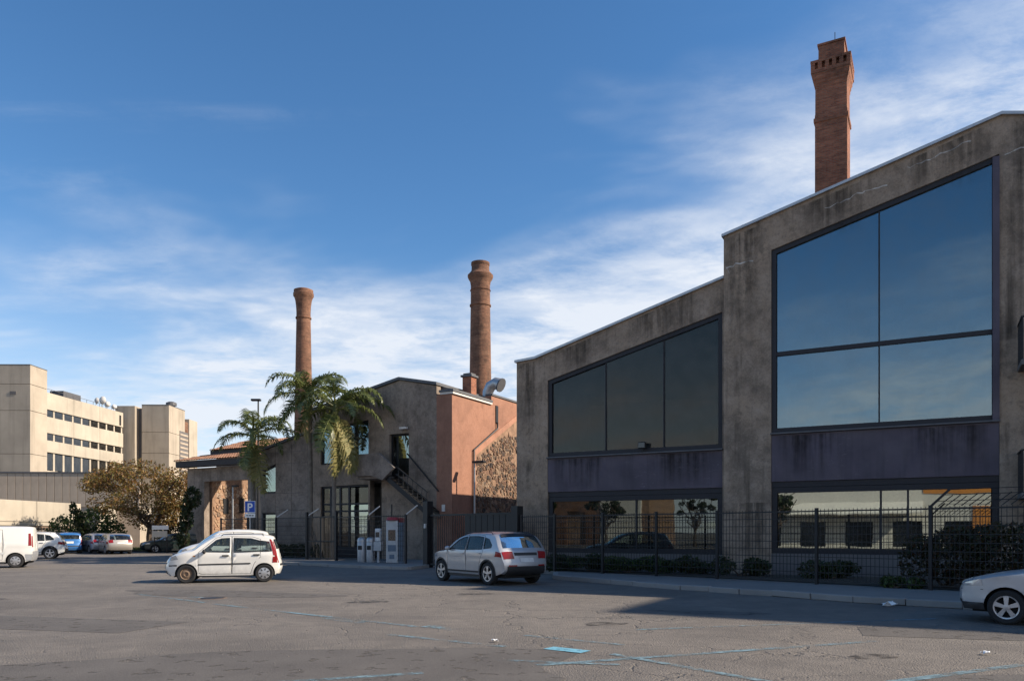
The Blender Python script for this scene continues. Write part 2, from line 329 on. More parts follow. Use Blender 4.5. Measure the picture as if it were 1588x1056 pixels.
# ------------------------------------------------------------------ mesh helpers
class MB:
    def __init__(s): s.v, s.f, s.uv = [], [], None
    def add(s, vs, fs):
        b = len(s.v); s.v += [tuple(p) for p in vs]; s.f += [tuple(i + b for i in q) for q in fs]; return s
    def box(s, x0, x1, y0, y1, z0, z1, mat=None):
        p = [(x0, y0, z0), (x1, y0, z0), (x1, y1, z0), (x0, y1, z0), (x0, y0, z1), (x1, y0, z1), (x1, y1, z1), (x0, y1, z1)]
        if mat is not None: p = [mat @ Vector(q) for q in p]
        return s.add(p, [(0, 3, 2, 1), (4, 5, 6, 7), (0, 1, 5, 4), (1, 2, 6, 5), (2, 3, 7, 6), (3, 0, 4, 7)])
    def bar(s, a, b, w, h=None, up=(0, 0, 1)):
        a, b = Vector(a), Vector(b); h = h or w; d = (b - a).normalized(); upv = Vector(up)
        if abs(d.dot(upv)) > .98: upv = Vector((0, 1, 0))
        x = d.cross(upv).normalized() * w / 2; y = x.cross(d).normalized() * h / 2
        p = [a - x - y, a + x - y, a + x + y, a - x + y, b - x - y, b + x - y, b + x + y, b - x + y]
        return s.add(p, [(0, 3, 2, 1), (4, 5, 6, 7), (0, 1, 5, 4), (1, 2, 6, 5), (2, 3, 7, 6), (3, 0, 4, 7)])
    def tube(s, pts, rad, n=8, cap=True):
        pts = [Vector(p) for p in pts]; rs = rad if isinstance(rad, (list, tuple)) else [rad] * len(pts)
        rings = []; prev = None
        for i, p in enumerate(pts):
            d = (pts[min(i + 1, len(pts) - 1)] - pts[max(i - 1, 0)]).normalized()
            if prev is None:
                a = Vector((0, 0, 1)) if abs(d.z) < .9 else Vector((1, 0, 0)); x = d.cross(a).normalized()
            else: x = (prev - d * prev.dot(d)).normalized()
            prev = x; y = d.cross(x)
            rings.append([p + (x * math.cos(t) + y * math.sin(t)) * rs[i] for t in [2 * math.pi * k / n for k in range(n)]])
        vs = [q for r in rings for q in r]; fs = []
        for i in range(len(rings) - 1):
            for k in range(n): fs.append((i * n + k, i * n + (k + 1) % n, (i + 1) * n + (k + 1) % n, (i + 1) * n + k))
        if cap: fs += [tuple(range(n))[::-1], tuple((len(rings) - 1) * n + k for k in range(n))]
        return s.add(vs, fs)
    def lathe(s, prof, n=24, c=(0, 0, 0), axis='z', a0=0, cap=True):
        vs, fs = [], []
        for r, z in prof:
            for k in range(n):
                t = 2 * math.pi * k / n + a0; p = (r * math.cos(t), r * math.sin(t), z)
                if axis == 'y': p = (p[0], p[2], p[1])
                vs.append((p[0] + c[0], p[1] + c[1], p[2] + c[2]))
        for i in range(len(prof) - 1):
            for k in range(n):
                q = (i * n + k, i * n + (k + 1) % n, (i + 1) * n + (k + 1) % n, (i + 1) * n + k)
                fs.append(q if axis == 'z' else q[::-1])
        top = tuple((len(prof) - 1) * n + k for k in range(n)); bot = tuple(range(n))[::-1]
        if cap and prof[-1][0] > 1e-4: fs.append(top if axis == 'z' else top[::-1])
        if cap and prof[0][0] > 1e-4: fs.append(bot if axis == 'z' else bot[::-1])
        return s.add(vs, fs)
    def prism(s, poly, d0, d1, fn=None):
        """polygon in (a,b) extruded along c; default axes: a=x, b=z, c=y"""
        fn = fn or (lambda a, b, c: (a, c, b)); n = len(poly)
        vs = [fn(a, b, d0) for a, b in poly] + [fn(a, b, d1) for a, b in poly]
        fs = [tuple(range(n)), tuple(range(2 * n - 1, n - 1, -1))]
        for i in range(n): j = (i + 1) % n; fs.append((i, n + i, n + j, j))
        return s.add(vs, fs)
    def wall(s, outer, holes, y0, y1):
        """x-z wall with openings, front face at y0, back at y1, with reveals"""
        tv, tf = tess(outer, holes); n = len(tv)
        s.add([(a, y0, b) for a, b in tv], tf)
        s.add([(a, y1, b) for a, b in tv], [q[::-1] for q in tf])
        for loop, sg in [(outer, 1)] + [(h, -1) for h in holes]:
            m = len(loop); s.add([(a, y0, b) for a, b in loop] + [(a, y1, b) for a, b in loop],
                  [((i, m + i, m + (i + 1) % m, (i + 1) % m) if sg > 0 else (i, (i + 1) % m, m + (i + 1) % m, m + i)) for i in range(m)])
        return s
    def sphere(s, c, r, nu=10, nv=6, sq=(1, 1, 1)):
        prof = [(math.sin(math.pi * i / nv) * r if 0 < i < nv else 1e-5, -math.cos(math.pi * i / nv) * r) for i in range(nv + 1)]
        b = len(s.v); s.lathe(prof, nu)
        for i in range(b, len(s.v)):
            p = s.v[i]; s.v[i] = (p[0] * sq[0] + c[0], p[1] * sq[1] + c[1], p[2] * sq[2] + c[2])
        return s
    def build(s, name, mat, parent=None, smooth=False, bevel=0, recalc=False, angle=35):
        me = bpy.data.meshes.new(name); me.from_pydata(s.v, [], s.f)
        me.materials.append(M[mat] if isinstance(mat, str) else mat)
        if recalc:
            bm = bmesh.new(); bm.from_mesh(me); bmesh.ops.remove_doubles(bm, verts=bm.verts, dist=1e-5)
            bmesh.ops.recalc_face_normals(bm, faces=bm.faces); bm.to_mesh(me); bm.free()
        if smooth:
            me.polygons.foreach_set('use_smooth', [True] * len(me.polygons)); me.set_sharp_from_angle(angle=R(angle))
        if s.uv is None: box_uv(me)
        else:
            lay = me.uv_layers.new(name='UVMap')
            for lp in me.loops: lay.data[lp.index].uv = s.uv(me.vertices[lp.vertex_index].co)
        o = bpy.data.objects.new(name, me); COL.objects.link(o)
        if parent is not None: o.parent = parent
        if bevel:
            b = o.modifiers.new('bevel', 'BEVEL'); b.width = bevel; b.segments = 2; b.limit_method = 'ANGLE'
        return o

def box_uv(me):
    lay = me.uv_layers.new(name='UVMap'); d = lay.data
    for p in me.polygons:
        n = p.normal; ax = max(range(3), key=lambda i: abs(n[i]))
        for li in p.loop_indices:
            c = me.vertices[me.loops[li].vertex_index].co
            d[li].uv = (c.y, c.z) if ax == 0 else ((c.x, c.z) if ax == 1 else (c.x, c.y))

def inside(p, poly):
    x, y = p; r = False; n = len(poly); j = n - 1
    for i in range(n):
        xi, yi = poly[i]; xj, yj = poly[j]
        if (yi > y) != (yj > y) and x < (xj - xi) * (y - yi) / (yj - yi) + xi: r = not r
        j = i
    return r

def cdt(loops, extra=()):
    vs, es = [], []
    for lp in loops:
        b = len(vs); vs += [Vector(p) for p in lp]; n = len(lp); es += [(b + i, b + (i + 1) % n) for i in range(n)]
    vs += [Vector(p) for p in extra]
    ov, _, of, *_ = delaunay_2d_cdt(vs, es, [], 0, 1e-5)
    return [(v.x, v.y) for v in ov], of

def tess(outer, holes, extra=()):
    vs, fs = cdt([outer] + list(holes), extra); keep = []
    for f in fs:
        c = (sum(vs[i][0] for i in f) / len(f), sum(vs[i][1] for i in f) / len(f))
        if inside(c, outer) and not any(inside(c, h) for h in holes):
            a = sum(vs[f[i]][0] * vs[f[(i + 1) % len(f)]][1] - vs[f[(i + 1) % len(f)]][0] * vs[f[i]][1] for i in range(len(f)))
            keep.append(tuple(f) if a > 0 else tuple(f)[::-1])
    return vs, keep

def empty(name, loc=(0, 0, 0), rz=0.0, label=None, cat=None, group=None):
    o = bpy.data.objects.new(name, None); COL.objects.link(o); o.location = loc; o.rotation_euler = (0, 0, rz); o.empty_display_size = .3
    if label: tag(o, label, cat, group)
    return o
def tag(o, label=None, cat=None, group=None, kind=None):
    if label: o['label'] = label
    if cat: o['category'] = cat
    if group: o['group'] = group
    if kind: o['kind'] = kind
    return o
def struct(o): o['kind'] = 'structure'; return o
def stuff(o): o['kind'] = 'stuff'; return o
def share(name, src, parent, loc=(0, 0, 0), rot=(0, 0, 0), scl=(1, 1, 1)):
    o = bpy.data.objects.new(name, src.data); COL.objects.link(o); o.parent = parent
    o.location = loc; o.rotation_euler = rot; o.scale = scl
    for m in src.modifiers:
        if m.type == 'BEVEL':
            b = o.modifiers.new('bevel', 'BEVEL'); b.width = m.width; b.segments = 2; b.limit_method = 'ANGLE'
    return o
def copy_tree(o, parent=None):
    c = o.copy(); COL.objects.link(c); c.parent = parent
    for ch in o.children: copy_tree(ch, c)
    return c

TH = R(28.6)
UX, UY = math.cos(TH), -math.sin(TH)      # along the facade, to the right
NX, NY = math.sin(TH), math.cos(TH)       # into the buildings
A0 = (0.19, 31.4); B0 = (-3.1, 40.0)
def inA(s, t, O=A0): return (O[0] + s * UX + t * NX, O[1] + s * UY + t * NY)
# ================================================================== SETTING
def flat(name, poly, z, mat, parent=None, depth=None):
    mb = MB(); vs, fs = tess(poly, [])
    mb.add([(a, b, z) for a, b in vs], fs)
    if depth:
        n = len(poly); mb.add([(a, b, z) for a, b in poly] + [(a, b, z - depth) for a, b in poly], [(i, n + i, n + (i + 1) % n, (i + 1) % n) for i in range(n)])
    return mb.build(name, mat, parent)
g = MB(); N = 24
for i in range(N + 1):
    for j in range(N + 1): g.v.append((-900 + 1800 * i / N, -700 + 2000 * j / N, 0))
for i in range(N):
    for j in range(N): a = i * (N + 1) + j; g.f.append((a, a + N + 1, a + N + 2, a + 1))
struct(g.build('ground', 'asphalt'))
# darker resurfaced patches in the foreground
def blob(cx, cy, rx, ry, rot, n=26, seed=0):
    rr = random.Random(seed); out = []
    ph = [rr.uniform(0, 6.28) for _ in range(4)]
    for k in range(n):
        t = 2 * math.pi * k / n; q = 1 + .12 * math.sin(3 * t + ph[0]) + .08 * math.sin(5 * t + ph[1])
        x, y = math.cos(t) * rx * q, math.sin(t) * ry * q
        out.append((cx + x * math.cos(rot) - y * math.sin(rot), cy + x * math.sin(rot) + y * math.cos(rot)))
    return out
for i, a in enumerate([(-2.6, 8.9, 3.6, 1.7, .1), (-7.5, 20.0, 3.2, .9, -.3), (3.9, 15.3, 1.1, .35, -.3), (5.6, 8.2, 1.5, .5, .2)]):
    struct(flat('asphalt_patch', blob(*a, seed=i), .004, 'asphalt_patch'))
struct(flat('asphalt_patch', [(-10.5, 13.2), (-6.2, 12.2), (-5.7, 13.7), (-10.0, 14.8)], .004, 'asphalt_patch'))
struct(flat('asphalt_patch', [(5.4, 11.9), (8.6, 11.0), (9.0, 12.1), (5.8, 13.0)], .004, 'asphalt_patch'))
for i_, (x_, y_, a_, b_) in enumerate(((-3.3, 17.6, .5, .3), (1.6, 13.4, .4, .25), (4.6, 9.9, .35, .2), (-8.6, 10.6, .5, .3), (-12.5, 18.2, .6, .4), (-1.0, 19.8, .5, .3))):
    struct(flat('oil_stain', blob(x_, y_, a_, b_, .3, 18, 40 + i_), .007, 'oil_stain'))
def line(a, b, w, mat='blue_paint', z=.008):
    a, b = Vector(a), Vector(b); d = (b - a).normalized(); p = Vector((-d.y, d.x)) * w / 2
    m = MB(); K = 8
    for i in range(K):
        q0, q1 = a.lerp(b, i / K), a.lerp(b, (i + 1) / K)
        m.add([(*(q0 - p), z), (*(q1 - p), z), (*(q1 + p), z), (*(q0 + p), z)], [(0, 1, 2, 3)])
    return struct(m.build('painted_line', mat))
line((-6.6, 17.1), (-1.6, 13.0), .13); line((-1.9, 12.0), (-.1, 10.75), .13); line((-1.45, 13.1), (-.9, 12.6), .28)
line((.3, 9.25), (5.3, 11.28), .13); line((4.0, 8.2), (9.4, 10.95), .14); line((1.3, 10.1), (2.9, 8.0), .12, z=.009)
line((-3.0, 8.0), (-1.0, 8.75), .12); line((-9.5, 19.7), (-6.9, 17.4), .12); line((-.2, 9.62), (1.3, 9.28), .11, z=.009)
line((-3.4, 14.3), (-2.6, 13.6), .3); line((0.2, 11.9), (1.6, 10.9), .11); line((2.0, 12.6), (7.8, 14.2), .10)
line((.50, 10.62), (.98, 10.26), .26, 'blue_paint_fresh', .010); line((-7.9, 18.9), (-7.0, 18.55), .25)

# pavements with kerb stones
KR = [(16.0, 8.7), (9.35, 16.0), (7.75, 17.5), (6.5, 19.2), (4.68, 21.3), (1.45, 25.9), (1.62, 28.4)]
KL = [(-3.7, 34.6), (-4.3, 32.3), (-6.6, 33.9), (-10.9, 37.3), (-17.0, 43.2), (-22.5, 51.5)]
pr = flat('pavement', [inA(30, -.2), (16.2, 8.9)] + [(x + .09, y + .09) for x, y in KR[1:]] + [inA(.4, -.2)], .13, 'paving', None, .13); struct(pr)
pl = flat('pavement', [(x + .05, y + .1) for x, y in KL] + [(-26, 62), inA(-12, 14, B0), inA(-12, .2, B0), inA(-1.2, .2, B0)], .13, 'paving', None, .13); struct(pl)
rk = random.Random(3)
def kerb(path, parent, step=1.0):
    k0 = MB().box(-.5, .5, -.09, .09, 0, .15).build('kerb_stone', 'kerb', parent, bevel=.018); used = False
    for (ax, ay), (bx, by) in zip(path, path[1:]):
        L = math.hypot(bx - ax, by - ay); n = max(1, round(L / step)); ang = math.atan2(by - ay, bx - ax)
        for i in range(n):
            t = (i + .5) / n; o = k0 if not used else share('kerb_stone', k0, parent); used = True
            o.location = (ax + (bx - ax) * t + rk.uniform(-.01, .01), ay + (by - ay) * t + rk.uniform(-.01, .01), rk.uniform(-.014, .006))
            o.rotation_euler = (0, rk.uniform(-.012, .012), ang + rk.uniform(-.012, .012)); o.scale = (L / n - .012, 1, 1)
kerb(KR, pr); kerb(KL, pl)
# planted soil strip between fence and halls
FR = [(15.2, 13.6), (10.49, 19.39), (8.49, 21.57), (6.36, 24.0), (1.58, 28.66), (.35, 30.2)]
struct(flat('planting_soil', [(x + .25, y + .3) for x, y in FR[:5]] + [inA(.7, -.35), inA(19.5, -.35)], .150, 'soil'))

# ================================================================== HALLS (facade frame A)
def clip_y(poly):  # helper: slanted rectangles
    return poly
def frame_bars(mb, poly, w, y0, y1):
    """bars just inside a polygon outline (x,z), as a picture-frame"""
    n = len(poly); cx = sum(p[0] for p in poly) / n; cz = sum(p[1] for p in poly) / n
    inner = []
    for i in range(n):
        p0, p, p2 = Vector(poly[i - 1]), Vector(poly[i]), Vector(poly[(i + 1) % n])
        d1 = (p - p0).normalized(); d2 = (p2 - p).normalized(); n1 = Vector((-d1.y, d1.x)); n2 = Vector((-d2.y, d2.x))
        b = (n1 + n2); inner.append(tuple(p + b * (w / max(.2, b.dot(n1)))))
    mb.wall(poly, [inner], y0, y1); return inner
def lerp_top(x, x0, z0, x1, z1): return z0 + (z1 - z0) * (x - x0) / (x1 - x0)
def roof_solid(name, prof, base, y0, y1, mat, parent):
    return None

RP = random.Random(12)
def hall(label, outer, roofpts, opening, xs, front, depth, glass_up, up, panel, low, mull_up, trans, mull_low, plinth_z):
    h = empty('exhibition_hall', (*A0, 0), -TH, label, 'hall', 'grey rendered exhibition halls')
    x0, x1 = xs
    MB().wall(outer, [opening], front, front + .42).build('front_wall', 'stucco_hall', h, bevel=.012)
    # body behind the front wall
    xa, xb = outer[0][0], outer[1][0]
    b = MB(); b.box(xa, xa + .35, front + .42, depth, 0, outer[-1][1] - .25); b.build('side_wall', 'stucco_hall', h)
    b = MB(); b.box(xb - .35, xb, front + .42, depth, 0, outer[2][1] - .25); b.build('side_wall', 'stucco_hall', h)
    b = MB(); b.prism([(x, z - .28) for x, z in roofpts] + [(x, z - .06) for x, z in roofpts[::-1]], front + .42, depth); b.build('roof', 'lead', h, recalc=True)
    MB().prism([(xa + .35, 0), (xb - .35, 0)] + [(min(max(x, xa + .35), xb - .35), z - .30) for x, z in roofpts[::-1]], depth - .3, depth - .01).build('back_wall', 'interior_light', h, recalc=True)
    MB().box(xa + .35, xb - .35, front + .42, depth - .3, panel[0] + .1, panel[1] - .1).build('floor_slab', 'interior', h)
    MB().box(xa + .35, xb - .35, front + .42, depth - .3, .04, .12).build('ground_floor', 'interior', h)
    MB().box(x0, x1 - 1.2, front + 4.2, front + 4.35, panel[1] - .1, panel[1] + 2.6).build('partition_wall', 'interior_light', h)
    # metal coping along the roof edge
    cp = MB()
    for (ax, az), (bx, bz) in zip(roofpts, roofpts[1:]):
        cp.prism([(ax, az), (bx, bz), (bx, bz + .09), (ax, az + .09)], front - .10, front + .62)
    cp.build('coping', 'zinc', h, recalc=True)
    # upper window
    w = MB(); inner = frame_bars(w, up, .16, front + .06, front + .26)
    top = lambda x: lerp_top(x, inner[3][0], inner[3][1], inner[2][0], inner[2][1])
    for mx in mull_up: w.box(mx - .022, mx + .022, front + .10, front + .20, inner[0][1], top(mx) - .002)
    for tz in trans: w.box(inner[0][0], inner[1][0], front + .085, front + .215, tz - .07, tz + .07)
    win = w.build('upper_window', 'frame_dark', h)
    cols = [inner[0][0]] + list(mull_up) + [inner[1][0]]; rows = [inner[0][1]] + list(trans)
    for a, c in zip(cols, cols[1:]):
        for k, zb in enumerate(rows):
            last = k == len(rows) - 1
            pg = [(a + .02, zb), (c - .02, zb), (c - .02, top(c - .02) if last else rows[k + 1]), (a + .02, top(a + .02) if last else rows[k + 1])]
            po = MB().prism(pg, front + .145, front + .160).build('pane', glass_up, win, recalc=True)
            cxp, czp = (a + c) / 2, zb + 1.0; dx_, dz_ = RP.uniform(-.006, .006), RP.uniform(-.009, .009)
            for v_ in po.data.vertices: v_.co.y += (v_.co.x - cxp) * dx_ + (v_.co.z - czp) * dz_
    MB().box(up[0][0] - .02, up[1][0] + .02, front - .10, front + .1, up[0][1] - .06, up[0][1] - .005).build('window_sill', 'lead', h, bevel=.01)
    # spandrel panel and shadow-gap beam under it
    sp_ = MB().box(x0, x1, front + .02, front + .30, panel[0] + .16, panel[1] - .07).build('spandrel_panel', 'purple_panel', h, bevel=.01)
    MB().box(x0, x1, front + .07, front + .32, panel[0] - .03, panel[0] + .157).build('spandrel_beam', 'frame_dark', h)
    # lower window
    lw = [(x0 + .003, low[0]), (x1 - .003, low[0]), (x1 - .003, low[1]), (x0 + .003, low[1])]
    w = MB(); inner = frame_bars(w, lw, .18, front + .08, front + .28)
    for mx in mull_low: w.box(mx - .03, mx + .03, front + .11, front + .22, inner[0][1], inner[2][1])
    win = w.build('lower_window', 'frame_dark', h)
    cols = [inner[0][0]] + list(mull_low) + [inner[1][0]]
    for a, c in zip(cols, cols[1:]):
        MB().box(a + .025, c - .025, front + .16, front + .175, inner[0][1], inner[2][1]).build('pane', 'glass_low' if front < 0 else 'glass_low_dim', win)
    MB().box(x0, x1, front + .015, front + .34, plinth_z, low[0] - .004).build('plinth', 'concrete_dark', h)
    MB().box(x0, x1, front + .34, front + .40, 0, low[0] - .004).build('plinth_backing', 'interior', h)
    return h

H1 = hall('lower grey rendered hall with one long slanted window, beside the pink wall',
     [(0, 0), (8.34, 0), (8.34, 10.55), (.84, 8.50), (0, 8.44)], [(-.06, 8.44), (.84, 8.50), (8.34, 10.55)],
     [(1.39, .05), (8.28, .05), (8.28, 9.39), (1.39, 7.59)], (1.39, 8.28), 0.0, 19.0, 'glass_dim',
     [(1.39, 4.55), (8.28, 4.55), (8.28, 9.39), (1.39, 7.59)], (3.0, 4.56), (.78, 2.96), [3.82, 6.11], [], [5.04], .05)
H2 = hall('tall grey rendered hall with huge four pane window under the square chimney',
     [(8.36, 0), (25, 0), (25, 12.0), (16.66, 14.12), (8.61, 12.04), (8.36, 11.96)], [(8.30, 11.96), (8.61, 12.04), (16.66, 14.12), (25.0, 12.0)],
     [(9.97, .05), (16.60, .05), (16.60, 12.98), (9.97, 11.23)], (9.97, 16.60), -.14, 19.0, 'glass_upper',
     [(9.97, 4.97), (16.60, 4.97), (16.60, 12.98), (9.97, 11.23)], (3.14, 4.98), (.86, 3.10), [13.31], [7.67], [13.36, 14.14], .05)
# purple surround on the right jamb of the tall window, columns inside
MB().box(16.42, 16.60, -.20, -.143, 4.9, 12.9).build('jamb_cover', 'purple_panel', H2)
for x in (11.6, 13.05, 13.8, 15.3): MB().box(x - .12, x + .12, 1.6, 1.75, 8.0, 9.3).build('hanging_panel', 'frame_dark', H2)
MB().box(14.6, 16.0, .35, .75, 5.2, 5.32).build('inner_bench', 'frame_dark', H2)
def crack(parent, pts, w, y, seed):
    rr = random.Random(seed); m = MB(); q = []
    for (ax, az), (bx, bz) in zip(pts, pts[1:]):
        K = max(2, int(math.hypot(bx - ax, bz - az) / .12))
        for i in range(K): t = i / K; q.append((ax + (bx - ax) * t + rr.uniform(-.03, .03), az + (bz - az) * t + rr.uniform(-.04, .04)))
    for i, ((ax, az), (bx, bz)) in enumerate(zip(q, q[1:])):
        w0 = w * rr.uniform(.2, 1.0)
        m.add([(ax, y, az - w0), (bx, y, bz - w0), (bx, y, bz + w0), (ax, y, az + w0)], [(0, 1, 2, 3)])
    m.build('crack_filler', 'plaster_crack', parent)
crack(H2, [(11.7, 12.30), (12.8, 12.62), (13.7, 12.72)], .022, -.1425, 1); crack(H2, [(14.1, 13.10), (14.9, 13.28), (16.0, 13.62)], .022, -.1425, 2)
crack(H2, [(8.45, 10.85), (8.8, 10.95), (9.5, 11.0)], .03, -.1425, 3); crack(H2, [(16.75, 12.95), (17.6, 13.1), (18.8, 12.9)], .022, -.1425, 4)
crack(H2, [(8.42, 10.9), (8.6, 10.5)], .03, -.1425, 5)
def stain(parent, x0, x1, z0, zt0, zt1, y):
    MB().add([(x0, y, z0), (x1, y, z0), (x1, y, zt1), (x0, y, zt0)], [(0, 1, 2, 3)]).build('rain_stain', 'rain_stain', parent)
for x0, x1, z0, zt0, zt1 in ((.12, .95, 4.8, 8.35, 8.42), (1.9, 3.4, 7.75, 8.7, 9.1), (4.6, 7.0, 8.5, 9.45, 10.1)): stain(H1, x0, x1, z0, zt0, zt1, -.003)
for x0, x1, z0, zt0, zt1 in ((8.45, 9.6, 8.0, 11.9, 12.15), (10.6, 12.9, 11.4, 12.45, 13.0), (13.6, 16.4, 12.2, 13.2, 13.95), (16.75, 18.6, 9.0, 13.9, 13.5), (8.6, 9.9, .4, 2.6, 2.6)): stain(H2, x0, x1, z0, zt0, zt1, -.1435)
for H_, x0, x1, z0, zt, y in ((H1, 1.5, 4.0, 3.2, 4.45, .018), (H1, 5.5, 8.2, 3.2, 4.45, .018), (H2, 10.1, 12.4, 3.4, 4.86, -.1225), (H2, 14.0, 16.5, 3.4, 4.86, -.1225)): stain(H_, x0, x1, z0, zt, zt, y)
# balconies at the right end of the tall hall
for zb in (6.35, 2.55):
    sl = MB().box(17.05, 19.6, -1.35, -.143, zb, zb + .16).build('balcony', 'concrete_dark', H2, bevel=.02)
    rl = MB()
    for i in range(9): yy = -1.32 + i * .142; rl.box(17.065, 17.09, yy, yy + .02, zb + .16, zb + 1.35)
    for i in range(18): xx = 17.08 + i * .145; rl.box(xx, xx + .02, -1.335, -1.315, zb + .16, zb + 1.35)
    rl.box(17.05, 19.6, -1.35, -1.30, zb + 1.35, zb + 1.40); rl.box(17.05, 17.10, -1.30, -.143, zb + 1.35, zb + 1.40)
    rl.build('railing', 'black_metal', sl)
    MB().wall([(17.3, zb + .17), (19.3, zb + .17), (19.3, zb + 2.5), (17.3, zb + 2.5)], [(17.45, zb + .3), (19.15, zb + .3), (19.15, zb + 2.35), (17.45, zb + 2.35)][::1] and [[(17.45, zb + .3), (19.15, zb + .3), (19.15, zb + 2.35), (17.45, zb + 2.35)]], -.165, -.143).build('balcony_door', 'frame_dark', sl)
# flood light on the sill of the lower hall
fl = empty('flood_light', (*inA(5.35, -.10), 4.56), -TH, 'small black flood light standing on the sill of the long slanted window', 'light')
MB().box(-.15, .15, -.10, .06, .12, .36).build('housing', 'black_metal', fl, bevel=.02)
MB().box(-.12, .12, -.106, -.101, .15, .33).build('lens', 'dark_window', fl)
m = MB(); m.box(-.02, .02, -.03, .01, -.01, .13); m.build('bracket', 'black_metal', fl)

# blocks of the same complex to the right, outside the picture; they throw the shade on the road
b3 = empty('stair_block', (*A0, 0), -TH, 'flat roofed grey rendered block right of the tall hall', 'building')
MB().wall([(25.02, 0), (33, 0), (33, 15.0), (25.02, 15.0)], [[(26 + i * 2.3, z), (27.2 + i * 2.3, z), (27.2 + i * 2.3, z + 1.7), (26 + i * 2.3, z + 1.7)] for i in range(3) for z in (1.2, 4.6, 8, 11.4)], -.1, .4).build('front_wall', 'stucco_hall', b3)
MB().box(25.02, 33, .4, 16, 0, 15).build('body', 'stucco_grey', b3)
for i in range(3):
    for z in (1.2, 4.6, 8, 11.4): MB().box(26 + i * 2.3, 27.2 + i * 2.3, .2, .22, z, z + 1.7).build('window', 'glass_far', b3)
t3 = empty('tall_block', (*A0, 0), -TH, 'tall cream block standing far right of the halls', 'building')
MB().wall([(39.7, 0), (58, 0), (58, 21.2), (39.7, 21.2)], [[(41 + i * 2.6, z), (42.5 + i * 2.6, z), (42.5 + i * 2.6, z + 1.6), (41 + i * 2.6, z + 1.6)] for i in range(6) for z in (1.2, 4.6, 8, 11.4, 14.8, 18.0)], -.1, .4).build('front_wall', 'concrete_cream', t3)
MB().box(39.7, 58, .4, 14, 0, 21.2).build('body', 'concrete_cream', t3)
for i in range(6):
    for z in (1.2, 4.6, 8, 11.4, 14.8, 18.0): MB().box(41 + i * 2.6, 42.5 + i * 2.6, .2, .22, z, z + 1.6).build('window', 'glass_far', t3)

# ================================================================== CHIMNEYS
q = empty('square_chimney', (15.0, 36.2, -.5), -TH, 'square red brick chimney with flared crown rising behind the tall hall', 'chimney')
def sq_ring(mb, prof):
    vs = []; fs = []
    for hw, z in prof: vs += [(-hw, -hw, z), (hw, -hw, z), (hw, hw, z), (-hw, hw, z)]
    for i in range(len(prof) - 1):
        for k in range(4): fs.append((i * 4 + k, i * 4 + (k + 1) % 4, i * 4 + 4 + (k + 1) % 4, i * 4 + 4 + k))
    k = (len(prof) - 1) * 4; fs += [(k, k + 1, k + 2, k + 3), (3, 2, 1, 0)]
    mb.add(vs, fs)
m = MB(); sq_ring(m, [(.70, 0), (.69, 21.0), (.745, 21.05), (.745, 21.22), (.70, 21.25), (.69, 21.40), (.68, 21.42), (.675, 22.6)]); m.build('shaft', 'brick_chimney', q)
m = MB(); sq_ring(m, [(.675, 22.6), (.70, 22.70), (.70, 22.78), (.74, 22.88), (.74, 22.96), (.785, 23.06), (.785, 23.16), (.82, 23.26), (.85, 23.28), (.85, 23.44)]); m.build('corbelled_crown', 'brick_chimney', q)
dm = MB().box(-.085, .085, -.09, .09, 0, .30).build('dentil', 'brick_chimney', q, bevel=.01); first = True
for side in range(4):
    for i in range(6):
        a = side * math.pi / 2; x = -.765 + i * .306; y = -.765
        o = dm if first else share('dentil', dm, q); first = False
        o.location = (x * math.cos(a) - y * math.sin(a), x * math.sin(a) + y * math.cos(a), 23.44); o.rotation_euler = (0, 0, a)
m = MB(); m.box(-.68, .68, -.68, .68, 23.44, 23.70); m.build('crown_core', 'brick_chimney', q)
m = MB(); sq_ring(m, [(.865, 23.742), (.865, 23.85)]); m.build('crown_slab', 'brick_chimney', q)
m = MB(); sq_ring(m, [(.56, 23.85), (.55, 24.62), (.60, 24.63), (.60, 24.72)]); m.build('top_stack', 'brick_chimney', q)
m = MB().tube([(.1, .0, 24.7), (.1, 0, 25.4)], .018, 6); m.build('lightning_rod', 'black_metal', q)
def round_chimney(loc, prof, label, bands):
    c = empty('round_chimney', (*loc, 0), 0, label, 'chimney', 'round brick chimneys')
    m = MB(); m.lathe(prof, 40); m.uv = lambda co: (math.atan2(co.y, co.x) * .8, co.z)
    m.build('shaft', 'brick_round', c, smooth=True, angle=40)
    for r, z0, z1 in bands:
        m = MB(); m.lathe([(r - .08, z0), (r, z0 + .03), (r, z1 - .03), (r - .08, z1)], 40); m.uv = lambda co: (math.atan2(co.y, co.x) * .8, co.z); m.build('brick_ring', 'brick_round', c, smooth=True)
    return c
round_chimney((-2.45, 60), [(1.05, 0), (.87, 11.5), (.76, 18.9), (.745, 20.6), (.80, 20.95), (.93, 21.15), (.99, 21.3), (.99, 21.42), (.82, 21.6), (.70, 21.75), (.68, 22.15), (.72, 22.2), (.72, 22.4), (.55, 22.45)],
    'round brick chimney with a ringed neck rising behind the pink wall', [(.83, 19.0, 19.16), (.80, 20.2, 20.3)])
round_chimney((-22.9, 85), [(1.25, 0), (1.0, 12), (.77, 24.6), (.76, 25.6), (.80, 26.3), (.88, 26.9), (.98, 27.25), (1.10, 27.4), (1.10, 27.7), (1.04, 27.75), (1.04, 28.05), (.8, 28.15), (.5, 28.17)],
    'slimmer round brick chimney with bell shaped top rising behind the palms', [(.85, 24.9, 25.1)])

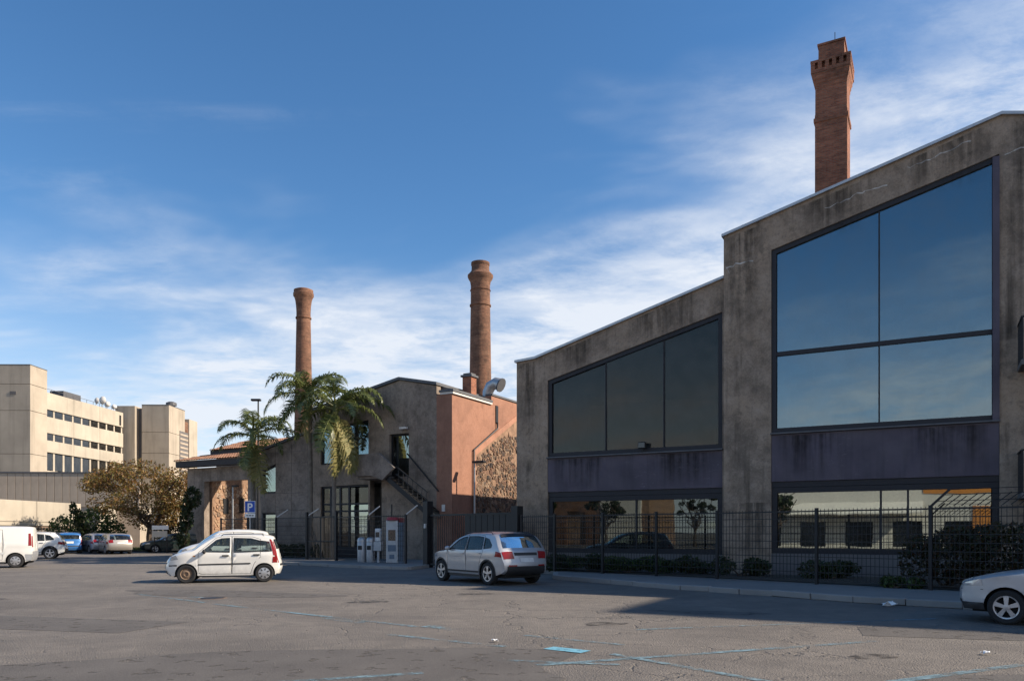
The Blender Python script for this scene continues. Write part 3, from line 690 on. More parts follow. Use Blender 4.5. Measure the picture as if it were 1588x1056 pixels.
# ================================================================== LEFT GROUP (frame B)
# pink wall with the rubble lean-to
pk = empty('pink_building', (*B0, 0), -TH, 'salmon pink rendered building with sunlit side wall and rubble stone part', 'building')
MB().box(-.96, -.45, 0, .35, 0, 8.72).build('front_strip', 'stucco_pink', pk)
sidepoly = [(0, 0), (2.12, 0), (2.12, 6.0), (7.4, 8.72), (12.5, 8.72), (12.5, 9.15), (4.05, 9.25), (4.05, 8.72), (0, 8.72)]
fnS = lambda a, b, c: (c, a, b)
MB().prism(sidepoly, -.45, 0, fnS).build('side_wall', 'stucco_pink', pk, recalc=True, bevel=.01)
MB().prism([(.37, 0), (12.5, 0), (12.5, 8.6), (.37, 8.6)], -.62, -.452, fnS).build('inner_wall', 'concrete_dark', pk, recalc=True)
MB().prism([(2.12, 6.0), (7.4, 8.72), (12.4, 8.72), (12.4, 8.45), (7.5, 8.45), (2.30, 5.72), (2.30, 0), (2.123, 0)], -.40, .05, fnS).build('plaster_band', 'stucco_band', pk, recalc=True, bevel=.01)
MB().prism([(2.303, 0), (12.4, 0), (12.4, 8.44), (7.5, 8.44), (2.303, 5.72)], -.40, -.03, fnS).build('rubble_backing', 'stone_wall', pk, recalc=True)
def rubble(poly, size, depth, seed, fn, mat, parent, skip=.05):
    """irregular stones: the cells of a jittered point set, each a shrunk raised polygon"""
    rr = random.Random(seed); m = MB(); xs = [p[0] for p in poly]; zs = [p[1] for p in poly]; pts = []
    nx, nz = int((max(xs) - min(xs)) / size) + 3, int((max(zs) - min(zs)) / size) + 3
    for i in range(nx):
        for k in range(nz):
            if rr.random() < .22: continue
            pts.append(Vector((min(xs) + (i - 1 + rr.uniform(-.48, .48) + .5 * (k % 2)) * size, min(zs) + (k - 1 + rr.uniform(-.48, .48)) * size * .85)))
    ov, _, of, *_ = delaunay_2d_cdt(pts, [], [], 0, 1e-6); cells = {}
    for f_ in of:
        a, b, c = (ov[q] for q in f_); d = 2 * (a.x * (b.y - c.y) + b.x * (c.y - a.y) + c.x * (a.y - b.y))
        if abs(d) < 1e-9: continue
        ux = ((a.length_squared) * (b.y - c.y) + b.length_squared * (c.y - a.y) + c.length_squared * (a.y - b.y)) / d
        uy = ((a.length_squared) * (c.x - b.x) + b.length_squared * (a.x - c.x) + c.length_squared * (b.x - a.x)) / d
        for q in f_: cells.setdefault(q, []).append(Vector((ux, uy)))
    for q, cc in cells.items():
        o_ = ov[q]
        if len(cc) < 4 or rr.random() < skip or not inside((o_.x, o_.y), poly): continue
        if any((v_ - o_).length > size * 1.7 for v_ in cc) or any(not inside((v_.x, v_.y), poly) for v_ in cc): continue
        cc.sort(key=lambda v_: math.atan2(v_.y - o_.y, v_.x - o_.x)); n = len(cc); d = depth * rr.uniform(.35, 1.3); k1 = rr.uniform(.84, .93)
        ring = [o_ + (v_ - o_) * k1 * rr.uniform(.93, 1.03) for v_ in cc]; t1, t2_ = rr.uniform(-.12, .12), rr.uniform(-.12, .12)
        vs = [fn(v_.x, v_.y, 0) for v_ in ring] + [fn(o_.x + (v_.x - o_.x) * .80, o_.y + (v_.y - o_.y) * .80, max(.004, d + (v_.x - o_.x) * t1 + (v_.y - o_.y) * t2_)) for v_ in ring]
        m.add(vs, [tuple(n + k for k in range(n))] + [(k, (k + 1) % n, n + (k + 1) % n, n + k) for k in range(n)])
    return stuff(m.build('rubble_stones', mat, parent))
rubble([(2.33, .2), (11.5, .2), (11.5, 8.40), (7.52, 8.40), (2.33, 5.66)], .20, .045, 4, lambda a, b, c: (-.03 + c, a, b), 'rubble', pk)
MB().box(-.70, .10, -.06, 4.0, 8.725, 8.83).build('white_fascia', 'white_trim', pk)
MB().box(-.75, .14, -.10, 4.0, 8.835, 8.95).build('gutter', 'lead', pk)
MB().box(-.40, .06, 4.06, 12.5, 9.255, 9.36).build('coping', 'lead', pk)
MB().prism([(-5.5, 9.65), (-3.4, 9.75), (-.1, 9.05), (-.1, 8.95), (-5.5, 8.95)], .5, 12.5).build('roof', 'lead', pk, recalc=True)
MB().box(-.03, .05, 4.5, 4.75, 7.75, 8.75).build('vent_slot', 'black_metal', pk)
m = MB().tube([(.09, 2.03, .2), (.09, 2.03, 6.0), (.09, 4.6, 7.45), (.09, 4.6, 7.8)], .05, 8); m.build('drain_pipe', 'frame_dark', pk, smooth=True)
MB().box(-.62, -.42, -.03, -.003, 2.65, 3.0).build('wall_plaque', 'white_trim', pk)
# chimney stub and vent cowl on that roof
st = empty('brick_stack', (*inA(-.55, 2.6, B0), 8.6), -TH, 'short square brick stack on the roof above the pink wall', 'chimney')
MB().box(-.28, .28, -.28, .28, 0, 1.45).build('stack', 'brick_chimney', st, bevel=.01)
MB().box(-.36, .36, -.36, .36, 1.453, 1.56).build('cap_slab', 'lead', st); MB().box(-.25, .25, -.25, .25, 1.563, 1.66).build('cap_top', 'lead', st)
cw = empty('vent_cowl', (*inA(.0 - .3, 5.0, B0), 9.2), -TH, 'bent grey metal vent cowl at the foot of the ringed chimney', 'vent')
MB().tube([(-.5, 0, 0), (-.48, 0, .45), (-.3, 0, .78), (.05, 0, .92), (.35, 0, .80)], [.30, .31, .32, .34, .38], 14).build('duct', 'zinc', cw, smooth=True)
MB().tube([(.345, 0, .80), (.42, 0, .765)], [.41, .41], 14).build('hood_rim', 'lead', cw, smooth=True)

# gabled grey building with outside stair
gb = empty('gabled_building', (*B0, 0), -TH, 'dark grey gabled building with concrete balcony and outside stair', 'building')
gout = [(-9.9, 0), (-.963, 0), (-.963, 9.22), (-3.34, 9.72), (-9.9, 8.42)]
gh = [[(-8.95, 5.4), (-5.47, 5.4), (-5.47, 7.75), (-8.95, 7.45)], [(-8.95, .1), (-5.49, .1), (-5.49, 4.22), (-8.95, 4.16)],
      [(-4.05, 4.55), (-2.74, 4.55), (-2.74, 6.86), (-4.05, 6.86)], [(-5.38, .1), (-4.56, .1), (-4.56, 4.4), (-5.38, 4.4)]]
MB().wall(gout, gh, 0, .4).build('front_wall', 'stucco_grey', gb, bevel=.01)
MB().box(-9.9, -9.6, .4, 9.8, 0, 8.2).build('side_wall', 'stucco_grey', gb); MB().box(-9.6, -1.4, 9.5, 9.8, 0, 8.2).build('back_wall', 'stucco_grey', gb)
MB().prism([(-10.1, 8.40), (-3.34, 9.74), (-.9, 9.25), (-.9, 9.40), (-3.34, 9.89), (-10.1, 8.55)], -.12, 9.8).build('roof', 'lead', gb, recalc=True)
MB().box(-9.6, -1.4, .4, 9.5, 4.3, 4.6).build('floor_slab', 'interior', gb); MB().box(-5.45, -4.5, 1.0, 1.1, 0, 4.3).build('recess_back', 'interior', gb)
MB().box(-9.6, -1.4, 3.4, 3.5, .14, 8.0).build('inner_partition', 'interior_light', gb)
w = MB(); inn = frame_bars(w, gh[0], .10, .12, .24)
for mx in (-7.75,): w.box(mx - .2, mx + .2, .12, .24, inn[0][1], 7.5)
o = w.build('upper_window', 'frame_dark', gb)
MB().prism([(-8.85, 5.5), (-7.96, 5.5), (-7.96, 7.45), (-8.85, 7.38)], .17, .185).build('pane', 'glass_upper', o, recalc=True); MB().prism([(-7.54, 5.5), (-5.57, 5.5), (-5.57, 7.64), (-7.54, 7.47)], .17, .185).build('pane', 'glass_upper', o, recalc=True)
w = MB(); inn = frame_bars(w, gh[1], .10, .12, .24)
for mx in (-8.3, -7.6, -6.95): w.box(mx - .06, mx + .06, .12, .24, inn[0][1], 4.1)
for z in (3.15, 2.75): w.box(-8.9, -5.55, .13, .23, z - .05, z + .05)
w.box(-8.85, -5.59, .13, .23, .2, .75)
o = w.build('glazed_entrance', 'frame_dark', gb)
for a, c in ((-8.85, -8.36), (-8.24, -7.66), (-7.54, -7.01), (-6.89, -5.59)):
    for z0, z1 in ((.75, 2.7), (2.8, 3.1), (3.2, 4.05)): MB().box(a, c, .17, .185, z0, z1).build('pane', 'glass_low' if (a > -7 and z1 < 3.15) else 'glass_dim', o)
w = MB(); frame_bars(w, gh[2], .10, .2, .3); w.box(-3.7, -3.62, .2, .3, 4.65, 6.76); o = w.build('balcony_door', 'black_metal', gb)
MB().box(-3.62, -2.84, .24, .255, 4.65, 6.76).build('pane', 'glass_low', o); MB().box(-3.95, -3.70, .24, .255, 4.65, 6.76).build('pane', 'glass_dim', o)
m = MB(); m.box(-3.15, -2.72, -.32, -.12, 7.05, 7.16); o = m.build('wall_lamp', 'white_trim', gb, bevel=.01); MB().box(-2.98, -2.9, -.12, 0, 7.07, 7.12).build('lamp_arm', 'black_metal', o)
# balcony: solid parapet with prow, slab, stair flight with stringers, treads and rail
pp = [(-5.3, 4.55), (-4.25, 4.55), (-3.52, 4.28), (-2.75, 4.92), (-3.72, 5.72), (-5.3, 5.72)]
bc = MB().prism(pp, -1.30, -1.12).build('balcony', 'stucco_panel', gb, recalc=True, bevel=.012)
MB().box(-5.3, -3.72, -1.12, 0, 4.40, 4.54).build('balcony_slab', 'stucco_panel', bc); MB().box(-5.3, -5.14, -1.12, 0, 4.543, 5.72).build('parapet', 'stucco_panel', bc)
sr = MB(); 
for y in (-1.10, -.12): sr.prism([(-3.6, 4.42), (-.75, 2.35), (-.75, 2.65), (-3.6, 4.72)], y, y + .05)
so = sr.build('stair_flight', 'black_metal', gb, recalc=True)
tr = MB().box(-.14, .14, -1.05, -.12, -.02, .02).build('tread', 'black_metal', so)
for i in range(12):
    o = tr if i == 0 else share('tread', tr, so); o.location = (-3.45 + i * .235, 0, 4.55 - i * .171)
m = MB(); m.bar((-2.75, -1.10, 5.0), (-.75, -1.10, 3.6), .05); m.bar((-2.75, -.14, 5.75), (-.75, -.14, 3.7), .06); m.bar((-2.75, -1.10, 4.6), (-.75, -1.10, 3.2), .04)
for i in range(7): x = -2.6 + i * .3; m.bar((x, -1.1, 4.05 - (x + 2.6) * .72), (x, -1.1, 4.9 - (x + 2.6) * .7), .03)
m.build('stair_rail', 'black_metal', so)
MB().box(-.95, -.65, -1.1, -.1, 2.3, 2.42).build('stair_landing', 'stucco_grey', so); MB().box(-.86, -.74, -1.08, -.96, .13, 2.3).build('landing_post', 'black_metal', so)

# grey panelled wing left of it
wg = empty('panelled_wing', (*B0, 0), -TH, 'low grey wing clad in concrete panels behind the left palm', 'building')
wo = [(-13.65, 0), (-9.903, 0), (-9.903, 7.25), (-13.65, 6.4)]
whs = [[(-13.55, 3.9), (-12.48, 3.9), (-12.48, 5.6), (-13.55, 5.25)], [(-13.55, .1), (-12.48, .1), (-12.48, 2.7), (-13.55, 2.7)]]
MB().wall(wo, whs, .03, .4).build('front_wall', 'concrete_dark', wg)
for c0, c1 in ((-12.46, -11.2), (-11.18, -9.91)):
    for z0, z1 in ((.02, .95), (.97, 1.9), (1.92, 2.85), (2.87, 3.85), (3.87, 5.6)):
        MB().box(c0, c1, -.012, .027, z0, z1).build('wall_panel', 'stucco_panel', wg, bevel=.006)
    MB().prism([(c0, 5.62), (c1, 5.62), (c1, 6.4 + (c1 + 13.65) * .225), (c0, 6.4 + (c0 + 13.65) * .225)], -.012, .027).build('wall_panel', 'stucco_panel', wg, recalc=True)
MB().box(-13.64, -12.48, -.012, .027, 2.72, 3.85).build('wall_panel', 'stucco_panel', wg)
MB().prism([(-13.64, 5.27), (-12.48, 5.62), (-12.48, 6.66), (-13.64, 6.4)], -.012, .027).build('wall_panel', 'stucco_panel', wg, recalc=True)
for h_ in whs:
    w = MB(); frame_bars(w, h_, .09, .1, .2); o = w.build('window', 'frame_dark', wg)
    MB().prism([(x * .96 + .04 * -13.0, z * .96 + .04 * (3.0)) for x, z in h_], .15, .16).build('pane', 'glass_low', o, recalc=True)
MB().box(-13.65, -13.3, .4, 7.5, 0, 6.2).build('side_wall', 'stucco_grey', wg); MB().box(-13.3, -9.95, 7.2, 7.5, 0, 6.3).build('back_wall', 'stucco_grey', wg)
MB().box(-13.3, -9.95, 1.5, 1.6, 0, 6.2).build('inner_partition', 'interior', wg)
MB().prism([(-13.85, 6.36), (-9.903, 7.26), (-9.903, 7.40), (-13.85, 6.50)], -.15, 7.5).build('roof', 'lead', wg, recalc=True)
MB().box(-14.0, -9.95, -.18, -.152, 6.25, 6.26).build('drip', 'lead', wg)

def tile_roof(name, parent, p0, p1, rise, run, mat='terracotta', pitch=.28):
    """barrel tile slope: along p0->p1 (x), rising over run (y)"""
    L = p1 - p0; n = int(L / pitch); m = MB()
    for i in range(n):
        x = p0 + (i + .5) * L / n
        for r_ in range(max(1, int(run / .8))):
            y0 = r_ * .8; y1 = y0 + .86; z0 = rise * y0 / run + .03; z1 = rise * y1 / run
            vs = []
            for (yy, zz, rr) in ((y0, z0, .15), (y1, z1, .13)):
                for k in range(5): a = math.pi * k / 4; vs.append((x + math.cos(a) * rr, yy, zz + math.sin(a) * rr * .7))
            m.add(vs, [(k, k + 1, k + 6, k + 5) for k in range(4)])
    return stuff(m.build(name, mat, parent))
# tiled roofs and gatehouse further left
gt = empty('gatehouse', (-23.6, 59.5, 0), -TH, 'low dark gatehouse with terracotta tile roof left of the palms', 'building')
MB().wall([(-2.0, 0), (6.8, 0), (6.8, 6.5), (-2.0, 6.5)], [[(-.1, .02), (4.6, .02), (4.6, 5.45), (-.1, 5.45)]], 0, .5).build('front_wall', 'stucco_grey', gt)
MB().box(-2.5, 7.2, -.7, -.003, 6.55, 7.0).build('fascia', 'fascia_dark', gt, bevel=.02)
tr_ = tile_roof('tile_roof', gt, -2.6, 7.2, .75, 3.2); tr_.location = (0, -.8, 7.0)
MB().prism([(-2.6, 7.0), (7.2, 7.0), (7.2, 7.02), (-2.6, 7.02)], -.75, 2.4).build('roof_base', 'terracotta', gt, recalc=True)
rw = empty('rubble_wall', (*inA(.1, .6, (-23.6, 59.5)), 0), -TH, 'sunlit rubble stone wall seen through the gatehouse opening', 'wall')
MB().prism([(0, 0), (6.5, 0), (6.5, 6.2), (0, 6.2)], -.4, 0, fnS).build('masonry', 'stone_wall', rw, recalc=True)
rubble([(.05, .1), (6.4, .1), (6.4, 6.1), (.05, 6.1)], .25, .06, 9, lambda a, b, c: (c, a, b), 'rubble_far', rw)
for t_, z_ in ((1.0, 4.2), (2.6, 4.3)): MB().box(.03, .08, t_, t_ + .5, z_ - 1.2, z_).build('wall_niche', 'black_metal', rw)
th = empty('tiled_house', (-24.5, 69.0, 0), -TH, 'grey house with shallow terracotta roof behind the gatehouse', 'building')
MB().box(-2.7, 12.5, 0, 6, 0, 8.4).build('wall', 'stucco_grey', th); MB().box(-3.0, 12.7, -.4, 6, 8.405, 8.9).build('eaves', 'fascia_dark', th)
o = tile_roof('tile_roof', th, -3.0, 12.7, 1.2, 4.0); o.location = (0, -.5, 8.9)
MB().prism([(-.5, 8.905), (6, 8.905), (6, 10.6)], -3.0, 12.7, lambda a, b, c: (c, a, b)).build('roof_base', 'terracotta', th, recalc=True)
# ================================================================== FAR LEFT COMPLEX
T2 = R(3.5)
def far(label, name='concrete_block', cat='building', loc=(0, 0)): return empty(name, (*loc, 0), -T2, label, cat)
tw = far('tall cream concrete tower at the left edge of the picture', 'concrete_tower', 'tower', (-62.25, 100))
for z0, z1 in ((0, 6.0), (6.05, 11.6), (11.65, 17.2), (17.25, 20.6), (20.65, 23.1)):
    for x0, x1 in ((-14, -4.6), (-4.55, 0)): MB().box(x0, x1, 0, 3.7, z0, z1).build('concrete_panel', 'concrete_warm', tw, bevel=.03)
MB().box(-13.9, -.1, .1, 3.6, 0, 23.0).build('core', 'concrete_dark', tw); MB().box(-14, .02, -.02, 3.72, 23.103, 23.2).build('coping', 'lead', tw)
MB().box(-2.6, -1.8, -.05, 0, 19.3, 19.7).build('stain_vent', 'concrete_dark', tw)
tw.rotation_euler[2] = R(.6)
# long block with window bands, facing the sun
lb = far('long cream concrete block with three bands of dark windows', 'office_block', 'building', (-62.25, 100))
X = -1.2; Y0, Y1 = 3.75, 23.5
MB().box(X - 9, X - .6, Y0, Y1, 0, 20.0).build('core', 'dark_window', lb)
for z0, z1, dx in ((18.2, 20.5, .0), (15.0, 17.2, 0.0), (12.4, 14.0, 0.0), (0, 9.9, 0.0)):
    n = 3
    for i in range(n): MB().box(X - .55, X + dx, 4.6 + i * 6.28, 4.6 + (i + 1) * 6.28 - .04, z0, z1).build('concrete_panel', 'concrete_cream', lb, bevel=.02)
pi = MB().box(-.5, -.20, -.16, .16, 0, 1.0).build('pier', 'concrete_cream', lb)
fr_ = MB(); fr_.box(-.30, -.24, -.6, .6, .05, .95); fr_.build('glazing', 'glass_far', None)
gsrc = bpy.data.objects['glazing']; firstp = True
for zb, zt, n in ((17.2, 18.2, 9), (14.0, 15.0, 9), (9.9, 12.4, 9)):
    for i in range(n + 1):
        y = 4.7 + i * (18.6 / n); o = pi if firstp else share('pier', pi, lb); firstp = False; o.location = (X, y, zb); o.scale = (1, 1 if zt - zb < 2 else 1.2, zt - zb)
        if i < n:
            o = share('window', gsrc, lb); o.location = (X, y + 18.6 / n / 2, zb); o.scale = (1, 1.45, zt - zb)
            if i % 2: MB().box(X - .36, X - .33, y + .25, y + 1.1, zb + .1, zb + (zt - zb) * .7).build('roller_blind', 'white_trim', lb)
bpy.data.objects.remove(gsrc)
m = MB()
for i in range(12): y = 5 + i * 1.6; m.box(X - .5, X - .46, y, y + .04, 20.5, 21.1)
m.box(X - .5, X - .46, 4.7, 23, 21.08, 21.13); m.build('roof_rail', 'lead', lb)
MB().box(X - 3.0, X - 1.0, 10, 14, 20.5, 21.6).build('plant_room', 'lead', lb); MB().box(X - .03, X + .02, 22.3, 22.8, 18.4, 20.0).build('stair_slot', 'dark_window', lb)
for i, (yy, zz, rr) in enumerate(((17.5, 21.5, .5), (19.0, 21.8, .62), (20.3, 21.4, .45), (22.2, 21.3, .4))):
    d = empty('satellite_dish', (*(Vector((-62.25, 100)) + Vector((-2.0 * math.cos(T2) + yy * math.sin(T2), 2.0 * math.sin(T2) + yy * math.cos(T2)))), 20.4), R(-30 + 17 * i), ['small white roof dish nearest the tower', 'large white roof dish in the middle of the row', 'mid sized white roof dish', 'white roof dish next to the louvred tower'][i], 'dish', 'white dishes on the roof')
    MB().lathe([(.01, 0), (rr * .5, .06), (rr * .85, .2), (rr, .32), (rr * .97, .33), (rr * .8, .24), (.01, .05)], 16, axis='y').build('reflector', 'white_trim', d, smooth=True).location = (0, -.2, zz - 20.4)
    MB().tube([(0, 0, 0), (0, 0, zz - 20.4)], .07, 6).build('mast', 'galvanised', d)
# second tower
t2 = far('second cream concrete tower with a dark louvre panel, right of the long block', 'louvred_tower', 'tower', (-55.4, 125))
for z0, z1 in ((0, 9), (9.05, 14.2), (14.25, 17.6), (17.65, 22.0)): MB().box(-4.4, 0, 0, 6.2, z0, z1).build('concrete_panel', 'concrete_warm', t2, bevel=.03)
for z0, z1 in ((0, 12), (12.05, 21.8)): MB().box(-8.4, -5.25, -.5, 6, z0, z1).build('concrete_panel', 'concrete_warm', t2, bevel=.03)
MB().box(-6, -4.4, .9, 6, 0, 21.6).build('slit_back', 'concrete_dark', t2); MB().box(-4.5, -.2, 6.2, 8.0, 0, 20.3).build('link_block', 'brick_round', t2)
MB().box(-5, .02, 8.0, 11.5, 0, 20.9).build('rear_shaft', 'concrete_cream', t2, bevel=.03)
lv = MB().box(-.2, .06, 4.0, 7.4, 11.0, 18.4).build('louvre_panel', 'concrete_dark', t2)
for i in range(10): MB().box(.062, .12, 4.1, 7.3, 11.2 + i * .72, 11.5 + i * .72).build('louvre_slat', 'rib_metal', lv)
MB().box(-4.4, .03, -.03, 6.2, 22.003, 22.1).build('coping', 'lead', t2)
m = MB(); m.lathe([(.55, 0), (.55, .5), (.85, .55), (.85, 1.0), (.4, 1.2)], 14, (-1.6, 4.6, 22.1)); m.build('roof_vent', 'lead', t2)
t2.rotation_euler[2] = R(.6)
# ribbed metal screen and concrete parapet of the ramp
rb = far('brown ribbed metal screen wall below the cream tower', 'ribbed_screen', 'screen', (-58, 78))
MB().box(0, 20.0, .05, .2, 0, 7.45).build('screen_back', 'rib_metal', rb)
p0 = MB(); p0.box(.01, .74, -.05, .05, 0, 3.4); p0 = p0.build('rib_panel', 'rib_metal', rb, bevel=.015)
for i in range(26): o = p0 if i == 0 else share('rib_panel', p0, rb); o.location = (i * .77, 0, 4.1)
MB().box(0, 20, -.12, .25, 7.503, 7.66).build('screen_cap', 'lead', rb)
rb.rotation_euler[2] = R(3)
pw = empty('ramp_parapet', (-41.2, 60, 0), -T2, 'long low cream concrete parapet behind the parked cars', 'wall')
for i, (y0, y1, z0, z1) in enumerate(((-14, -7.05, 2.1, 4.2), (-7, -.05, 2.1, 4.2), (0, 6.45, 2.1, 4.2), (6.5, 12.6, 2.1, 4.2))):
    MB().box(-.3, 0, y0, y1, z0, z1).build('parapet_panel', 'concrete_cream', pw, bevel=.02); MB().box(-.31, .06, y0, y1, 2.45, 2.6).build('string_course', 'concrete_cream', pw)
MB().box(-2.0, -.3, -14, 12.6, 0, 2.1).build('ramp_base', 'concrete_dark', pw); MB().box(-2.6, -.5, 12.6, 12.9, 0, 4.0).build('end_wing', 'concrete_dark', pw)
m = MB()
for i in range(64): m.box(-.05, 0, -13.8 + i * .41, -13.74 + i * .41, .1, 2.0)
m.box(-.06, .01, -14, 12.5, 1.95, 2.05); m.build('railing', 'rust_steel', pw)
p2 = empty('rear_parapet', (-40.5, 76, 0), -T2, 'far piece of cream parapet behind the leaning shrub', 'wall')
for i in range(3): MB().box(-.3, 0, i * 6, i * 6 + 5.95, 2.6, 4.3).build('parapet_panel', 'concrete_cream', p2, bevel=.02)
MB().box(-3, -.3, 0, 18, 0, 2.9).build('base', 'concrete_warm', p2)
bw = empty('boundary_wall', (-39, 92, 0), 0, 'grey boundary wall with bars behind the brown tree', 'wall')
MB().box(0, 20, 0, .3, 0, 1.1).build('masonry', 'stucco_panel', bw)
m = MB()
for i in range(80): m.box(i * .25, i * .25 + .06, .1, .16, 1.1, 3.2)
m.box(0, 20, .09, .17, 3.1, 3.18); m.build('bars', 'machine_grey', bw)

# opposite side of the square, behind the camera, seen in the window reflections
op = empty('shop_building', (*inA(-3, -56), 0), -TH, 'pale low shop building across the square with awning and orange panel', 'building')
MB().box(0, 27, -10, -.3, 0, 7.2).build('body', 'concrete_cream', op)
MB().wall([(0, 0), (27, 0), (27, 7.4), (0, 7.4)], [[(1.5 + i * 4.3, .1), (4.0 + i * 4.3, .1), (4.0 + i * 4.3, 2.6), (1.5 + i * 4.3, 2.6)] for i in range(6)], 0, -.3).build('front_wall', 'white_trim', op, recalc=True)
for i in range(6): MB().box(1.5 + i * 4.3, 4.0 + i * 4.3, -.2, -.18, .1, 2.6).build('shop_window', 'dark_window', op)
MB().box(21, 23, .01, .06, .3, 4.0).build('door_panel', 'orange_panel', op); MB().box(17, 26, .01, .06, 5.2, 6.8).build('sign_band', 'orange_panel', op)
MB().prism([(0, 4.4), (1.8, 3.3), (1.8, 3.4), (0, 4.5)], 4, 17, lambda a, b, c: (c, a, b)).build('awning', 'white_trim', op, recalc=True)
MB().box(-.2, 27.2, -.1, .3, 7.4, 7.7).build('cornice', 'lead', op)
o2 = empty('warehouse', (*inA(-34, -58), 0), -TH, 'brown warehouse across the square with pale end bay', 'building')
MB().box(0, 20, -10, -.3, 0, 6.4).build('body', 'stone_wall', o2); MB().box(14, 19, -.3, .1, 0, 5.4).build('end_bay', 'white_trim', o2)
MB().wall([(0, 0), (13.9, 0), (13.9, 6.4), (0, 6.4)], [[(1.2 + i * 4.2, .1), (3.6 + i * 4.2, .1), (3.6 + i * 4.2, 4), (1.2 + i * 4.2, 4)] for i in range(3)], 0, -.3).build('front_wall', 'brick_round', o2, recalc=True)

# ================================================================== VEGETATION
def leaves(name, mat, parent, blobs, n, size, seed, flat_=.0, asp=.55):
    rr = random.Random(seed); m = MB(); tot = sum(b[3] * b[4] * b[5] for b in blobs)
    for (cx, cy, cz, rx, ry, rz) in blobs:
        k = int(n * rx * ry * rz / tot)
        for _ in range(k):
            while True:
                p = Vector((rr.uniform(-1, 1), rr.uniform(-1, 1), rr.uniform(-1, 1)))
                if .02 < p.length < 1: break
            p *= (.45 + .55 * rr.random() ** .5) / max(p.length, .25) * min(1, p.length + .35)
            c = Vector((cx + p.x * rx, cy + p.y * ry, cz + p.z * rz)); s = size * rr.uniform(.6, 1.4)
            d = Vector((rr.gauss(0, 1), rr.gauss(0, 1), rr.gauss(-.2, 1 - flat_))).normalized(); e = d.cross(Vector((rr.gauss(0, 1), rr.gauss(0, 1), rr.gauss(0, 1)))).normalized()
            m.add([c - d * s, c + e * s * asp, c + d * s, c - e * s * asp], [(0, 1, 2, 3)])
    return stuff(m.build(name, mat, parent))
def limb(mb, a, b, r0, r1, rr, k=5, wob=.12):
    a, b = Vector(a), Vector(b); L = (b - a).length; pts = []
    for i in range(k + 1):
        t = i / k; p = a.lerp(b, t); 
        if 0 < i < k: p += Vector((rr.gauss(0, 1), rr.gauss(0, 1), rr.gauss(0, .6))) * wob * L * .3
        pts.append(p)
    mb.tube(pts, [r0 + (r1 - r0) * i / k for i in range(k + 1)], 7); return pts
def tree(loc, label, H, rx, rz, n, size, mat, seed, cz=None, trunk_h=None, bark='bark', clumps=34, r0=.24):
    t = empty('broadleaf_tree', loc, 0, label, 'tree', 'trees'); rr = random.Random(seed); m = MB()
    th_ = trunk_h or H * .28; cz = cz or H * .62
    limb(m, (0, 0, 0), (.1, 0, th_), r0, r0 * .72, rr, 4, .05); blobs = []
    for i in range(9):
        a = i * 2.4 + rr.uniform(-.3, .3); q = rr.uniform(.45, .92); e = (math.cos(a) * rx * q, math.sin(a) * rx * q, cz + rr.uniform(-.5, .75) * rz)
        pts = limb(m, (.1, 0, th_ * rr.uniform(.8, 1)), e, r0 * .5, .03, rr, 6, .22)
        for j in (3, 4, 5):
            b = pts[j] + Vector((rr.gauss(0, .6), rr.gauss(0, .6), rr.gauss(.3, .4))) * rx * .25; limb(m, pts[j], b, r0 * .16, .012, rr, 3, .2)
    tk = m.build('trunk', bark, t, smooth=True)
    for i in range(clumps):
        while True:
            p = Vector((rr.uniform(-1, 1), rr.uniform(-1, 1), rr.uniform(-1, 1)))
            if .3 < p.length < 1: break
        s = rr.uniform(.08, .19) * rx; blobs.append((p.x * rx * .86, p.y * rx * .86, cz + p.z * rz * .86, s * 1.25, s * 1.25, s * .85))
    leaves('crown', mat, t, blobs, n, size, seed + 1)
    return t
tree((-31.0, 66, 0), 'broad tree with thin rust brown autumn foliage behind the parked cars', 8.1, 5.5, 3.15, 17000, .095, 'leaf_brown', 21, cz=4.75, trunk_h=2.2, clumps=85, r0=.26)
def shrub(loc, label, blobs, n, size, mat, seed, name='shrub', stems=5, cat='shrub', group=None):
    t = empty(name, loc, 0, label, cat, group); rr = random.Random(seed); m = MB()
    for i in range(stems):
        b = blobs[i % len(blobs)]; limb(m, (rr.uniform(-.1, .1), rr.uniform(-.1, .1), 0), (b[0], b[1], b[2] + b[5] * .3), .03, .01, rr, 4, .15)
    m.build('stem', 'bark', t); leaves('foliage', mat, t, blobs, n, size, seed); return t
shrub((-36.5, 66, 0), 'dark green bush left of the brown tree trunk', [(-1.5, 0, 1.6, 1.6, 1.4, 1.5), (.8, .5, 2.2, 1.7, 1.4, 1.6), (2.4, 0, 1.4, 1.2, 1.2, 1.2)], 3600, .13, 'leaf_green', 31)
shrub((-28.7, 68, 0), 'dark bush right of the brown tree trunk', [(-1.2, 0, 1.6, 1.5, 1.4, 1.2), (.8, .5, 1.5, 1.5, 1.4, 1.3)], 2400, .12, 'leaf_dark', 32)
shrub((-35.2, 64.5, 0), 'narrow dark shrub leaning left in front of the parapet', [(-.2, 0, .7, .5, .5, .8), (-.5, 0, 1.7, .45, .45, .8), (-.95, 0, 2.7, .4, .4, .8), (-1.4, 0, 3.5, .3, .3, .6)], 1500, .13, 'leaf_dark', 33, stems=4)
shrub((-24.8, 58.4, 0), 'dark climber on the left side of the gatehouse opening', [(0, 0, 1.0, .5, .4, 1.0), (.25, 0, 2.6, .55, .4, 1.0), (.7, 0, 4.2, .7, .4, .9), (.2, 0, 3.4, .4, .4, .8)], 1500, .12, 'leaf_dark', 34)
shrub((11.35, 20.3, .13), 'dense dark hedge bush with rusty leaves behind the fence, by the sedan', [(-.55, .25, .7, .5, .5, .7), (.15, -.2, .85, .8, .7, .8), (1.0, -.9, .9, 1.0, .8, .85), (2.2, -2.0, .95, 1.0, .8, .9)], 9000, .055, 'leaf_rust', 41, stems=8)
